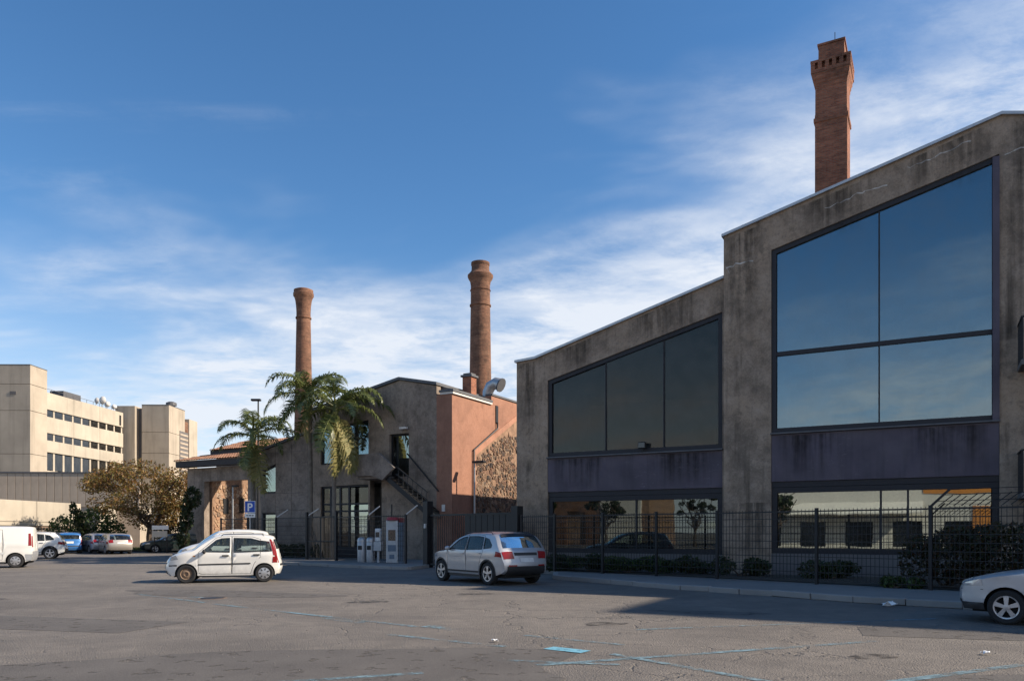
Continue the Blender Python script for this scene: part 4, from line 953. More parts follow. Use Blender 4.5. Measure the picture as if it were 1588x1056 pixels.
shrub((9.95, 20.25, .13), 'small pale weed clump at the foot of the fence', [(0, 0, .16, .35, .25, .18), (.4, -.4, .14, .25, .2, .16)], 500, .05, 'leaf_green', 42, stems=3)
rr = random.Random(5)
LB = ['low dark plants under the long window, leftmost clump', 'low dark plants under the long window, second clump from the left', 'green plants under the long window, middle clump', 'green plants under the long window, second clump from the right', 'low plants at the right end of the long window', 'low plants at the foot of the pier between the halls', 'low plants under the tall hall, left of the dark hedge']
for i, s in enumerate((2.2, 3.7, 5.2, 6.4, 7.7, 9.3, 12.0)):
    p = inA(s, -1.15 - .12 * i)
    shrub((*p, .15), LB[i], [(rr.uniform(-.6, .6), rr.uniform(-.25, .25), rr.uniform(.2, .36), rr.uniform(.4, .6), .35, rr.uniform(.2, .34)) for _ in range(4)], 1500, .055, 'leaf_dark' if i not in (2, 3) else 'leaf_green', 50 + i, stems=5, group='low plants behind the fence')
for i, (x, y) in enumerate(((-13.2, 44.2), (-12.0, 43.6))):
    shrub((x, y, .13), ['dark low bush under the panelled wing, left one', 'dark low bush under the panelled wing, right one'][i], [(0, 0, .4, .7, .4, .42), (.7, -.3, .35, .5, .4, .36)], 1300, .06, 'leaf_dark', 70 + i, stems=4)
shrub((-10.6, 42.2, .13), 'dark bush at the foot of the palms beside the black gate', [(0, 0, .4, .5, .4, .4), (.5, -.3, .3, .4, .35, .32)], 900, .06, 'leaf_dark', 75, stems=4)
# grass under the tree
gm = MB(); rr = random.Random(8)
for _ in range(5000):
    x, y = -30.5 + rr.uniform(-4.5, 4.5), 62.5 + rr.uniform(-1.6, 4); a = rr.uniform(0, 6.28); h = rr.uniform(.08, .26); dx, dy = math.cos(a) * .03, math.sin(a) * .03
    gm.add([(x - dx, y - dy, .1), (x + dx, y + dy, .1), (x + rr.gauss(0, .05), y + rr.gauss(0, .05), .1 + h)], [(0, 1, 2)])
tag(stuff(gm.build('grass', 'grass')), 'dry green grass around the brown tree trunk', 'grass')
struct(flat('tree_bed', [(-35.5, 60.7), (-25.8, 60.7), (-25.8, 67), (-35.5, 67)], .10, 'soil', None, .1))

# palms
def frond_mesh(name, L, lift, droop, mat, seed, nl=42, ll=.62, hang=.6):
    rr = random.Random(seed); m = MB(); pts = []; ang = lift; p = Vector((0, 0, 0)); K = 14
    for i in range(K + 1):
        pts.append(p.copy()); p = p + Vector((math.cos(ang), 0, math.sin(ang))) * L / K; ang -= droop / K * (0.5 + 1.1 * i / K)
    m.tube(pts, [.035 * (1 - .85 * i / K) + .004 for i in range(K + 1)], 5)
    for i in range(nl):
        t = .14 + .86 * i / nl; f = t * K; a = min(int(f), K - 1); q = pts[a].lerp(pts[a + 1], f - a); d = (pts[a + 1] - pts[a]).normalized()
        l = ll * (math.sin(math.pi * min(1, t * .92 + .12)) ** .6) * rr.uniform(.8, 1.15)
        for sg in (-1, 1):
            side = Vector((0, sg, 0)); dir1 = (side * .85 + d * rr.uniform(.35, .7) + Vector((0, 0, rr.uniform(-.15, .35)))).normalized()
            mid = q + dir1 * l * .5; tip = mid + (dir1 + Vector((0, 0, -1)) * hang * rr.uniform(1.2, 2.4)).normalized() * l * .55
            w = d * .021
            m.add([q - w, q + w, mid + w * 1.2, mid - w * 1.2, tip], [(0, 1, 2, 3), (3, 2, 4)])
    me = m.build(name, mat); return me
FV = [frond_mesh('frond', 2.4, 1.05, 2.5, 'palm_leaf', 1), frond_mesh('frond', 2.7, .65, 2.2, 'palm_leaf', 2), frond_mesh('frond', 2.6, .3, 1.9, 'palm_leaf', 3), frond_mesh('frond', 2.3, -.4, 1.3, 'palm_leaf', 4, hang=.8), frond_mesh('frond', 2.2, -1.0, .7, 'palm_dry', 5, hang=1.2)]
def palm(loc, H, label, seed, n=24, scale=1.0, skirt=0, skirt_dir=0.0, r=.15, lean=(0, 0)):
    t = empty('palm_tree', loc, 0, label, 'palm tree', 'palms in front of the grey building'); rr = random.Random(seed)
    m = MB(); K = 26; pts = []; rs = []
    for i in range(K + 1):
        q = i / K; pts.append((lean[0] * q * q, lean[1] * q * q, H * q)); rs.append(r * (1.35 - .5 * q if q < .1 else 1.05 - .25 * q) * (1.04 if i % 2 else .97))
    m.tube(pts, rs, 12); m.build('trunk', 'palm_trunk', t, smooth=True, angle=60)
    m = MB(); m.tube([(lean[0], lean[1], H - .1), (lean[0], lean[1], H + .35), (lean[0], lean[1], H + .8)], [r * 1.1, r * 1.25, r * .4], 10); m.build('crownshaft', 'palm_leaf', t, smooth=True)
    for i in range(n):
        k = min(3, int(3.7 * (i / n) ** 1.05)); a = i * 2.39996 + rr.uniform(-.2, .2); s = scale * rr.uniform(.82, 1.12)
        share('frond', FV[k], t, (lean[0], lean[1], H + .45 - .35 * i / n), (rr.uniform(-.2, .2), rr.uniform(-.15, .15), a), (s, s, s))
    for i in range(skirt):
        s = scale * rr.uniform(.95, 1.3); share('frond', FV[4], t, (lean[0], lean[1], H + .1), (rr.uniform(-.2, .2), rr.uniform(.0, .25), skirt_dir + rr.gauss(0, .3)), (s, s, s))
    return t
palm((-11.0, 42.3, .13), 8.7, 'tallest palm of the three, in front of the wing corner', 3, 18, 1.18, 1, 3.5, .13, (-.05, 0))
palm((-9.45, 41.0, .13), 7.7, 'palm with a long hanging skirt of yellowing fronds', 5, 16, 1.32, 6, -.8, .12, (.1, 0))
palm((-15.25, 45.6, .13), 6.85, 'shorter palm at the left of the group, beside the parking sign', 9, 16, 1.32, 2, -1.5, .15)
for o in FV: bpy.data.objects.remove(o)

for i_, (s_, t_) in enumerate(((-24, -49), (-15, -47), (-6.5, -50), (1.5, -50))):
    tree((*inA(s_, t_), 0), ['dark street tree across the square, leftmost', 'dark street tree across the square, second from the left', 'dark street tree across the square, third from the left', 'dark street tree across the square, before the pale shop'][i_], 7.0, 2.6, 2.3, 3500, .12, 'leaf_dark', 80 + i_, cz=4.6, clumps=26, r0=.18)

# ================================================================== FENCES AND STREET FURNITURE
def fence(pts, label, h=2.05, step=2.3, crank=(), name='mesh_fence', base=.13, lean=(.35, -.25), wires=True):
    f = empty(name, (0, 0, 0), 0, label, 'fence', 'dark mesh fences'); po = MB().box(-.04, .04, -.04, .04, 0, h + .08).build('post', 'black_metal', f); usedp = False; k = 0
    for (ax, ay), (bx, by) in zip(pts, pts[1:]):
        L = math.hypot(bx - ax, by - ay); n = max(1, round(L / step)); ang = math.atan2(by - ay, bx - ax)
        for i in range(n):
            x, y = ax + (bx - ax) * i / n, ay + (by - ay) * i / n; x2, y2 = ax + (bx - ax) * (i + 1) / n, ay + (by - ay) * (i + 1) / n
            o = po if not usedp else share('post', po, f); usedp = True; o.location = (x, y, base); o.rotation_euler = (0, 0, ang)
            m = MB(); w = L / n; nx = int(w / .11)
            for j in range(1, nx): q = w * j / nx; m.box(q - .0055, q + .0055, -.006, .006, .12, h + .05)
            for j in range(10): z = .12 + (h - .12) * j / 9; m.box(.05, w - .05, -.010, .010, z - .009, z + .009)
            m.box(.05, w - .05, -.02, .02, h - .03, h)
            o = m.build('mesh_panel', 'black_metal', f); o.location = (x, y, base); o.rotation_euler = (0, 0, ang)
            if k in crank:
                m = MB(); m.bar((x, y, base + h + .05), (x + lean[0], y + lean[1], base + h + .48), .055); m.build('outrigger', crank[k], f)
                if wires and k + 1 in crank:
                    m = MB()
                    for q in (.3, .65, .95): m.tube([(x + lean[0] * q, y + lean[1] * q, base + h + .05 + .43 * q), (x2 + lean[0] * q, y2 + lean[1] * q, base + h + .05 + .43 * q)], .008, 4)
                    rr = random.Random(k)
                    for z_ in range(14):
                        t_ = z_ / 14; p = Vector((x + (x2 - x) * t_, y + (y2 - y) * t_, base + h + .05)); m.bar(p, p + Vector((lean[0], lean[1], .36)) * rr.uniform(.6, .95), .022)
                    m.build('barbed_wire', 'black_metal', f)
            k += 1
    o = share('post', po, f); o.location = (*pts[-1], base)
    return f
fence(FR, 'long dark mesh fence with cranked top in front of the two halls', crank={0: 'black_metal', 1: 'black_metal', 2: 'black_metal', 3: 'black_metal'})
fence([(-4.9, 35.7), (-6.9, 37.2), (-8.9, 39.2)], 'dark mesh fence behind the ticket machine and bins', 2.2, 2.0, {0: 'galvanised', 1: 'galvanised'}, wires=False, lean=(.55, -.1))
fence([(-10.9, 41.0), (-13.1, 43.0), (-15.3, 44.8), (-17.6, 46.8)], 'dark mesh fence under the palms, left of the black gate', 2.2, 2.4, {0: 'galvanised', 1: 'galvanised'}, wires=False, lean=(.7, -.15))
# black gate by the entrance
bg = empty('entrance_gate', (-10.85, 40.95, .13), math.atan2(-1.75, 1.95), 'black barred double gate below the palms', 'gate')
for x0 in (0.06, 1.32):
    gl_ = MB(); gl_.box(x0, x0 + .06, -.03, .03, .05, 2.25); gl_.box(x0 + 1.16, x0 + 1.22, -.03, .03, .05, 2.25)
    for z in (.05, .95, 2.2): gl_.box(x0 + .06, x0 + 1.16, -.028, .028, z, z + .06)
    lf = gl_.build('gate_leaf', 'black_metal', bg); b0 = MB().box(-.012, .012, -.012, .012, .1, 2.2).build('bar', 'black_metal', lf)
    for i in range(8): o = b0 if i == 0 else share('bar', b0, lf); o.location = (x0 + .18 + i * .125, 0, 0)
MB().box(-.06, .06, -.06, .06, 0, 2.5).build('gate_post', 'black_metal', bg); MB().box(2.56, 2.68, -.06, .06, 0, 2.5).build('gate_post', 'black_metal', bg)
# sliding gate across the driveway
sg = empty('sliding_gate', (-3.75, 34.5, 0), math.atan2(-4.2, 4.0), 'long dark sheet metal gate between the pink wall and the lower hall', 'gate')
MB().box(-.16, .16, -.16, .16, 0, 2.95).build('gate_pillar', 'black_metal', sg, bevel=.01); MB().box(5.55, 5.9, -.16, .16, 0, 2.6).build('gate_pillar', 'black_metal', sg)
MB().box(.17, 5.5, -.05, .05, 2.28, 2.36).build('top_rail', 'black_metal', sg); MB().box(.17, 5.5, -.05, .05, .1, .2).build('bottom_rail', 'black_metal', sg)
bd = MB().box(-.17, .17, -.03, .03, .2, 2.28).build('gate_board', 'black_metal', sg, bevel=.008)
for i in range(8): o = bd if i == 0 else share('gate_board', bd, sg); o.location = (2.75 + i * .36, 0, 0)
m = MB(); 
for i in range(18): m.box(.25 + i * .13, .27 + i * .13, -.01, .01, .2, 2.28)
m.build('gate_bars', 'black_metal', sg)
MB().box(.0, .12, -.23, -.163, 1.75, 1.95).build('intercom', 'machine_grey', sg)
# lamp post by the pink wall
lp = empty('lamp_post', (-1.95, 40.3, .0), -TH, 'short lamp post with a flat black head beside the pink wall', 'street lamp')
MB().tube([(0, 0, 0), (0, 0, 2.2), (0, 0, 5.2)], [.07, .055, .045], 10).build('pole', 'galvanised', lp, smooth=True)
MB().box(-.08, .62, -.14, .14, 5.16, 5.27).build('lamp_head', 'black_metal', lp, bevel=.03); MB().box(-.17, .2, -.10, -.085, 1.45, 2.05).build('notice_plate', 'sign_white', lp)
lp2 = empty('lamp_post', (-21.0, 58.2, 0), -TH, 'lamp post with short arm in front of the sunlit rubble wall', 'street lamp')
MB().tube([(0, 0, 0), (0, 0, 5.0)], [.08, .05], 10).build('pole', 'galvanised', lp2, smooth=True); MB().box(-.05, .55, -.12, .12, 4.95, 5.08).build('lamp_head', 'black_metal', lp2, bevel=.03)
lp3 = empty('lamp_post', (-18.2, 55.5, 0), 0, 'tall thin lamp post showing above the left palm', 'street lamp')
MB().tube([(0, 0, 0), (0, 0, 11.0)], [.11, .05], 10).build('pole', 'black_metal', lp3, smooth=True); MB().box(-.5, .18, -.15, .15, 10.95, 11.1).build('lamp_head', 'black_metal', lp3, bevel=.03)
# parking sign
ps = empty('parking_sign', (-13.95, 41.2, .13), R(-4), 'blue square parking sign with white letter on a thin pole', 'sign')
MB().tube([(0, .03, 0), (0, .03, 3.2)], .03, 8).build('pole', 'galvanised', ps, smooth=True)
pf = MB().box(-.29, .29, -.005, .005, 2.46, 3.10).build('sign_plate', 'sign_white', ps, bevel=.004); MB().box(-.265, .265, -.0085, -.0055, 2.50, 3.075).build('sign_face', 'sign_blue', pf)
outer = [(-.13, 2.56), (-.045, 2.56), (-.045, 2.73), (.03, 2.73), (.09, 2.745), (.135, 2.79), (.15, 2.855), (.135, 2.92), (.09, 2.965), (.03, 2.98), (-.13, 2.98)]
hole = [(-.045, 2.80), (.02, 2.80), (.055, 2.82), (.065, 2.855), (.055, 2.89), (.02, 2.91), (-.045, 2.91)]
MB().wall(outer, [hole], -.0125, -.009).build('letter_p', 'sign_white', pf)
MB().box(-.29, .29, -.005, .005, 2.22, 2.435).build('sub_plate', 'sign_white', ps)
m = MB()
for i, (a, c) in enumerate(((-.2, -.1), (-.07, .06), (.09, .2))): m.box(a, c, -.0075, -.0055, 2.30, 2.35)
m.build('sub_plate_text', 'black_plastic', ps)
# direction board by the gatehouse
db = empty('direction_board', (-26.0, 57.2, 0), R(-8), 'small pale board on posts in front of the gatehouse', 'sign')
MB().box(-.65, .65, -.03, .03, 1.75, 2.05).build('board', 'white_trim', db); MB().box(-.65, .55, -.03, .03, 1.2, 1.65).build('board', 'concrete_cream', db)
for x in (-.5, .5): MB().box(x - .03, x + .03, .032, .08, 0, 2.05).build('post', 'black_metal', db)
# machines and bins on the pavement
tm = empty('ticket_machine', (-5.55, 36.3, .13), R(-14), 'tall blue grey machine with red cap on the pavement corner', 'machine')
MB().box(-.30, .30, -.22, .22, 0, 2.0).build('cabinet', 'machine_grey', tm, bevel=.03); MB().box(.305, .56, -.2, .2, 0, 1.9).build('side_cabinet', 'machine_blue', tm, bevel=.02)
MB().box(-.18, .18, -.232, -.222, 1.05, 1.55).build('screen', 'dark_window', tm); MB().box(-.2, .2, -.236, -.222, .55, .85).build('slot_panel', 'machine_blue', tm, bevel=.005); MB().box(-.12, .12, -.232, -.222, .2, .4).build('label_plate', 'machine_blue', tm)
m = MB().tube([(0, 0, 2.0), (0, 0, 2.14)], [.36, .30], 16); m.build('red_cap', 'red_plastic', tm, smooth=True); MB().box(.3, .5, -.1, .1, 1.9, 2.1).build('cap_box', 'red_plastic', tm)
MB().tube([(-.1, 0, 2.1), (-.1, 0, 2.75)], .035, 8).build('mast', 'black_metal', tm)
bx_ = empty('meter_box', (-6.35, 36.8, .13), R(-14), 'white box on a post left of the tall machine', 'box')
MB().box(-.14, .14, -.12, .12, 1.0, 1.62).build('box_body', 'plate_white', bx_, bevel=.04); MB().box(-.05, .05, -.05, .05, 0, 1.0).build('post', 'machine_grey', bx_); MB().box(-.1, .1, -.126, -.121, 1.2, 1.45).build('window', 'dark_window', bx_)
MB().box(-.2, .2, -.14, .14, .55, .995).build('lower_box', 'machine_grey', bx_, bevel=.02)
for i, (x, y, lab) in enumerate(((-7.25, 37.35, 'left silver cylindrical litter bin with domed top'), (-6.78, 37.15, 'right silver cylindrical litter bin with domed top'))):
    b_ = empty('litter_bin', (x, y, .13), R(-14), lab, 'bin', 'silver litter bins')
    MB().lathe([(.20, 0), (.21, .03), (.215, .95), (.20, .98)], 18).build('drum', 'machine_grey', b_, smooth=True); MB().lathe([(.225, .982), (.225, 1.06), (.18, 1.16), (.09, 1.21), (.001, 1.22)], 18).build('dome_lid', 'galvanised', b_, smooth=True)
    MB().box(-.1, .1, -.222, -.2, .6, .8).build('slot', 'black_metal', b_)
# litter and small stones
def litter(loc, label, mat, s, seed):
    rr = random.Random(seed); m = MB(); n = 5; vs = []
    for i in range(n):
        for j in range(n): vs.append((s * (i / (n - 1) - .5) * rr.uniform(.8, 1.2), s * .7 * (j / (n - 1) - .5) * rr.uniform(.8, 1.2), .01 + rr.uniform(0, s * .4)))
    m.add(vs, [(i * n + j, (i + 1) * n + j, (i + 1) * n + j + 1, i * n + j + 1) for i in range(n - 1) for j in range(n - 1)])
    o = m.build('paper_litter', mat); o.location = loc; tag(o, label, 'litter', 'scraps on the asphalt')
litter((8.05, 16.5, .006), 'crumpled white paper by the kerb near the sedan', 'sign_white', .28, 1); litter((6.15, 10.05, .006), 'small white scrap on the sunlit asphalt at the right', 'sign_white', .10, 2)
litter((-.25, 11.2, .006), 'small pale scrap left of the blue rectangle', 'sign_white', .09, 3)
mh = empty('manhole_cover', (-7.2, 18.6, 0), .3, 'dark iron drain cover in the asphalt below the white hatchback', 'manhole')
MB().lathe([(.001, .012), (.27, .012), (.28, .004)], 20).build('lid', 'black_metal', mh); MB().lathe([(.285, .004), (.33, .010), (.34, .003)], 20).build('ring', 'rust_steel', mh)
gv = MB(); rr = random.Random(11)
for _ in range(170):
    cl = rr.choice(((-3.2, 9.8, 2.5, 1.0), (3.4, 14.2, 1.0, .4), (1, 11, 4, 2), (5, 9.5, 3, 1.4), (-6, 12, 4, 2))); x, y = rr.gauss(cl[0], cl[2] * .6), rr.gauss(cl[1], cl[3] * .6); s = rr.uniform(.005, .014)
    if y < 6: continue
    b = len(gv.v); gv.sphere((x, y, s * .4), s, 5, 3, (1, rr.uniform(.6, 1), .6))
tag(stuff(gv.build('gravel', 'paving')), 'loose gravel scattered over the worn asphalt', 'gravel')
# ================================================================== CARS
def catmull(p, K=5):
    out = []
    for i in range(len(p) - 1):
        a, b, c, d = p[max(i - 1, 0)], p[i], p[i + 1], p[min(i + 2, len(p) - 1)]
        for k in range(K):
            t = k / K
            out.append(tuple(.5 * ((2 * b[j]) + (-a[j] + c[j]) * t + (2 * a[j] - 5 * b[j] + 4 * c[j] - d[j]) * t * t + (-a[j] + 3 * b[j] - 3 * c[j] + d[j]) * t ** 3) for j in (0, 1)))
    out.append(p[-1]); return out
TS = [-1, -.985, -.96, -.92, -.86, -.7, -.45, -.2, 0, .2, .45, .7, .86, .92, .96, .985, 1]
def car(label, S, paint, loc, heading, group='parked cars', rim='alloy', rim_front=None, name='parked_car', cat='car', glass='glass_car'):
    root = empty(name, (loc[0], loc[1], 0), math.atan2(heading[1], heading[0]), label, cat, group)
    K = 5; top = catmull(S['top'], K); n = len(top); W, belt, roof = S['W'], S['belt'], S['roof']
    xmax = max(p[0] for p in top); xmin = min(p[0] for p in top); r_in = S.get('r', .055)
    nor = []
    for i in range(n):
        a, b = Vector(top[max(i - 1, 0)]), Vector(top[min(i + 1, n - 1)]); d = (b - a).normalized(); nor.append(Vector((d.y, -d.x)))   # outward for front->rear over the top
        if nor[-1].dot(Vector(top[i]) - Vector((0, .7))) < 0: nor[-1] = -nor[-1]
    inn = [tuple(Vector(top[i]) - nor[i] * r_in) for i in range(n)]
    tb = S.get('tumble', .15)
    def f(x, z):
        w = W - .045 * max(0, (.58 - z) / .38) ** 2
        df = xmax - x; dr = x - xmin
        if df < .7: w -= S.get('nose', .16) * (1 - df / .7) ** 2.2
        if dr < .5: w -= S.get('tail', .09) * (1 - dr / .5) ** 2.2
        if z > belt: w -= tb * ((z - belt) / (roof - belt)) ** 1.15
        w += .014 * math.exp(-((z - belt + .09) / .06) ** 2) - .010 * math.exp(-((z - .52) / .07) ** 2)
        return w
    bowf, bowr = S.get('bowf', .10), S.get('bowr', .06)
    def surf(iu, t):
        i = max(0, min(n - 1.0001, iu * K)); a = int(i); q = i - a
        o = Vector(top[a]).lerp(Vector(top[a + 1]), q); p = Vector(inn[a]).lerp(Vector(inn[a + 1]), q); nn = nor[a].lerp(nor[a + 1], q)
        m_ = p + (o - p) * (1 - abs(t) ** 5); y = f(p.x, p.y) * t
        b = bowf if nn.x > 0 else bowr
        return Vector((m_.x + nn.x * b * (1 - t * t), y, m_.y + (.018 * (1 - t * t) if nn.y > .6 else 0))), nn
    # --- top strip: bumper, bonnet, screens, roof, tail
    gl = S['screens']
    vs = [surf(i / K, t)[0] for i in range(n) for t in TS]; NT_ = len(TS)
    body, scr = [], [[] for _ in gl]
    for i in range(n - 1):
        for k in range(NT_ - 1):
            q = (i * NT_ + k, i * NT_ + k + 1, (i + 1) * NT_ + k + 1, (i + 1) * NT_ + k); done = False
            for g_, (a, b) in enumerate(gl):
                if a * K <= i < b * K and 4 <= k <= NT_ - 6: scr[g_].append(q); done = True
            if not done: body.append(q)
    body_mb = MB(); body_mb.add(vs, [q[::-1] for q in body])
    # --- sides
    R_, Ra, (xf, xr) = S['R'], S['Ra'], S['axles']; zs = S['sill']
    bot = []
    for cx in (xr, xf):
        h = R_ - zs; dx = math.sqrt(max(.01, Ra * Ra - h * h)); a0 = math.atan2(-h, -dx) % (2 * math.pi); a1 = math.atan2(-h, dx)
        a0 = math.pi + math.atan2(h, dx); a1 = -math.atan2(h, dx)
        bot += [(cx + math.cos(a0 + (a1 - a0) * k / 14) * Ra, R_ + math.sin(a0 + (a1 - a0) * k / 14) * Ra) for k in range(15)]
    outer = list(reversed(bot)); outer = inn[:: 1] + bot            # over the top front->rear, then along the sill rear->front
    dedup = [];
    for p in outer:
        if not dedup or (Vector(p) - Vector(dedup[-1])).length > .004: dedup.append(p)
    outer = dedup
    wins, doors = S['windows'], S['doors']
    grid = [(xmin + .1 * i, .2 + .09 * j) for i in range(int((xmax - xmin) / .1) + 1) for j in range(18)]
    grid = [p for p in grid if inside(p, outer)]
    cv, cf = cdt([outer] + wins + doors, grid)
    cls = {}
    for fc in cf:
        c = (sum(cv[i][0] for i in fc) / 3, sum(cv[i][1] for i in fc) / 3)
        if not inside(c, outer): continue
        a = sum(cv[fc[i]][0] * cv[fc[(i + 1) % 3]][1] - cv[fc[(i + 1) % 3]][0] * cv[fc[i]][1] for i in range(3))
        fc = tuple(fc) if a > 0 else tuple(fc)[::-1]; key = 'body'
        for k, w_ in enumerate(wins):
            if inside(c, w_): key = ('w', k)
        if key == 'body':
            for k, d_ in enumerate(doors):
                if inside(c, d_): key = ('d', k)
        cls.setdefault(key, []).append(fc)
    def side_mesh(faces, sg, off=0.0, verts=None):
        V = verts or cv; m = MB(); idx = {}; fs = []
        for fc in faces:
            q = []
            for i in fc:
                if i not in idx: idx[i] = len(m.v); x, z = V[i]; m.v.append((x, sg * (f(x, z) + off), z))
                q.append(idx[i])
            fs.append(tuple(q) if sg < 0 else tuple(q)[::-1])
        m.f = fs; return m
    def ribbon(m, poly, w, off, sg, close=True):
        P = [Vector(p) for p in poly]; N_ = len(P); L = N_ if close else N_ - 1
        for i in range(L):
            a, b = P[i], P[(i + 1) % N_]; k = max(1, int((b - a).length / .12)); d = (b - a).normalized() if (b - a).length > 1e-6 else Vector((1, 0)); nn = Vector((-d.y, d.x)) * w / 2
            for j in range(k):
                q = [a.lerp(b, j / k) - nn, a.lerp(b, (j + 1) / k) - nn, a.lerp(b, (j + 1) / k) + nn, a.lerp(b, j / k) + nn]
                m.add([(p.x, sg * (f(p.x, p.y) + off), p.y) for p in q], [(0, 1, 2, 3) if sg < 0 else (3, 2, 1, 0)])
    for sg in (-1, 1):
        sm = side_mesh(cls.get('body', []), sg); body_mb.add(sm.v, sm.f)
    bo = body_mb.build('body', paint, root, smooth=True, angle=40)
    for g_, faces in enumerate(scr):
        m = MB(); m.add(vs, [q[::-1] for q in faces]); used = sorted({i for q in m.f for i in q}); mp = {a: b for b, a in enumerate(used)}
        m.v = [m.v[i] for i in used]; m.f = [tuple(mp[i] for i in q) for q in m.f]
        m.build(['windscreen', 'rear_screen'][g_], glass, root, smooth=True)
    for sg in (-1, 1):
        for k, d_ in enumerate(doors):
            if ('d', k) not in cls: continue
            do = side_mesh(cls[('d', k)], sg).build('door', paint, root, smooth=True, angle=40)
            m = MB(); ribbon(m, d_, .011, .0015, sg); m.build('shut_line', 'underbody', do)
            if S.get('handles'):
                hx, hz = S['handles'][k]; y = f(hx, hz); m = MB(); m.box(hx - .10, hx + .10, min(sg * y, sg * (y + .03)), max(sg * y, sg * (y + .03)), hz - .022, hz + .022); m.build('handle', S.get('handle_mat', 'black_plastic'), do, bevel=.01)
        for k, w_ in enumerate(wins):
            if ('w', k) in cls: side_mesh(cls[('w', k)], sg, -.012).build('side_window', glass, root, smooth=True)
            m = MB(); ribbon(m, w_, .018, .0025, sg); m.build('window_seal', 'black_plastic', root)
        for poly, mat, off, nm in S.get('side_bits', ()):
            ex = [(x * .1, z * .05) for x in range(-25, 26) for z in range(2, 40) if inside((x * .1, z * .05), poly)]
            tv, tf = tess(poly, [], ex); side_mesh(tf, sg, off, tv).build(nm, mat, root, smooth=True)
        m = MB(); arch = MB()
        for cx in (xf, xr):
            pts = [(cx + math.cos(R(a)) * Ra, R_ + math.sin(R(a)) * Ra) for a in range(-8, 189, 14)]
            arch = MB(); ribbon(arch, pts, S.get('arch_w', .03), .004, sg, False)
            arch.build('wheel_arch_trim', S.get('arch_mat', paint), root)
        # mirror
        mx, mz = S['mirror']; y = sg * (f(mx, mz) + .10); m = MB(); m.sphere((mx, y, mz + .05), .1, 10, 6, (.55, 1.0, .72)); mo = m.build('wing_mirror', S.get('mirror_mat', paint), root, smooth=True)
        m = MB(); m.box(mx - .03, mx + .03, min(y, sg * f(mx, mz)), max(y, sg * f(mx, mz)), mz - .01, mz + .03); m.build('mirror_arm', 'black_plastic', mo)
    for i0, i1, t0, t1, mat, nm, off in S.get('strip_bits', ()):
        for sg in ((1, -1) if t0 * t1 > 0 else (1,)):
            m = MB(); A, B = 7, 9; g_ = []
            for a in range(A + 1):
                for b in range(B + 1):
                    p, nn = surf(i0 + (i1 - i0) * a / A, sg * (t0 + (t1 - t0) * b / B)); p2 = p + Vector((nn.x, 0, nn.y)) * off; m.v.append(tuple(p2))
            for a in range(A):
                for b in range(B):
                    q = (a * (B + 1) + b, a * (B + 1) + b + 1, (a + 1) * (B + 1) + b + 1, (a + 1) * (B + 1) + b); m.f.append(q[::-1] if sg > 0 else q)
            m.build(nm, mat, root, smooth=True)
    if S.get('rails'):
        x0_, x1_, zr = S['rails']
        for sg in (-1, 1):
            yr = sg * (f(0, roof - .08) - .05); m = MB(); m.tube([(x0_, yr, zr - .05), (x0_ - .08, yr, zr + .02), (x1_ + .08, yr, zr + .03), (x1_, yr, zr - .05)], .014, 6); m.build('roof_rail', 'black_plastic', root, smooth=True)
    # underbody, interior
    MB().box(xmin + .18, xmax - .2, -(W - .24), W - .24, S.get('clear', .19), .62).build('underbody', 'underbody', root)
    m = MB(); m.box(xr + .42, xf - .45, -(W - .05), W - .05, S.get('clear', .19) - .01, zs + .03); m.build('sill', 'black_plastic', root)
    for sx in S.get('seats', (-.05, -.95)):
        for sy in (-.36, .36):
            m = MB(); m.box(sx - .22, sx + .25, sy - .24, sy + .24, .62, .74); m.box(sx - .34, sx - .20, sy - .24, sy + .24, .62, 1.02 + S.get('seat_up', 0)); m.box(sx - .34, sx - .24, sy - .12, sy + .12, 1.05 + S.get('seat_up', 0), 1.22 + S.get('seat_up', 0)); m.build('seat', 'seat_cloth', root, bevel=.04)
    MB().box(S['dash'] - .25, S['dash'] + .2, -(W - .14), W - .14, .62, belt - .02).build('dashboard', 'black_plastic', root, bevel=.04)
    # wheels
    wsrc = None
    def rim_mesh(kind, parent):
        m = MB()
        if kind == 'steel':
            m.lathe([(R_ * .63, .05), (R_ * .60, .075), (R_ * .52, .05), (R_ * .36, .072), (R_ * .24, .08), (R_ * .2, .045), (.001, .045)], 24, axis='y'); return m.build('rim', 'rust_steel', parent, smooth=True)
        if kind == 'cap':
            m.lathe([(R_ * .66, .055), (R_ * .62, .09), (R_ * .3, .10), (.001, .105)], 24, axis='y'); r1 = m.build('rim', 'alloy', parent, smooth=True)
            m = MB()
            for k in range(7):
                a = 2 * math.pi * k / 7; c_, s_ = math.cos(a), math.sin(a); m.bar((c_ * R_ * .32, .104, s_ * R_ * .32), (c_ * R_ * .56, .099, s_ * R_ * .56), .035, .008, (0, 1, 0))
            m.build('cap_vents', 'black_plastic', parent); return r1
        m.lathe([(R_ * .68, .05), (R_ * .67, .092), (R_ * .60, .088), (R_ * .585, .02)], 28, axis='y', cap=False)
        for k in range(S.get('spokes', 5)):
            a = 2 * math.pi * k / S.get('spokes', 5) + .3; c_, s_ = math.cos(a), math.sin(a)
            for da in (-.09, .09): m.bar((c_ * R_ * .08, .082, s_ * R_ * .08), (math.cos(a + da) * R_ * .63, .078, math.sin(a + da) * R_ * .63), .05, .03, (0, 1, 0))
        m.lathe([(R_ * .17, .05), (R_ * .16, .10), (.001, .104)], 16, axis='y'); rr_ = m.build('rim', 'alloy', parent, smooth=True, angle=30)
        MB().lathe([(R_ * .6, .0), (R_ * .6, .02), (.001, .022)], 24, axis='y').build('brake_disc', 'underbody', parent); return rr_
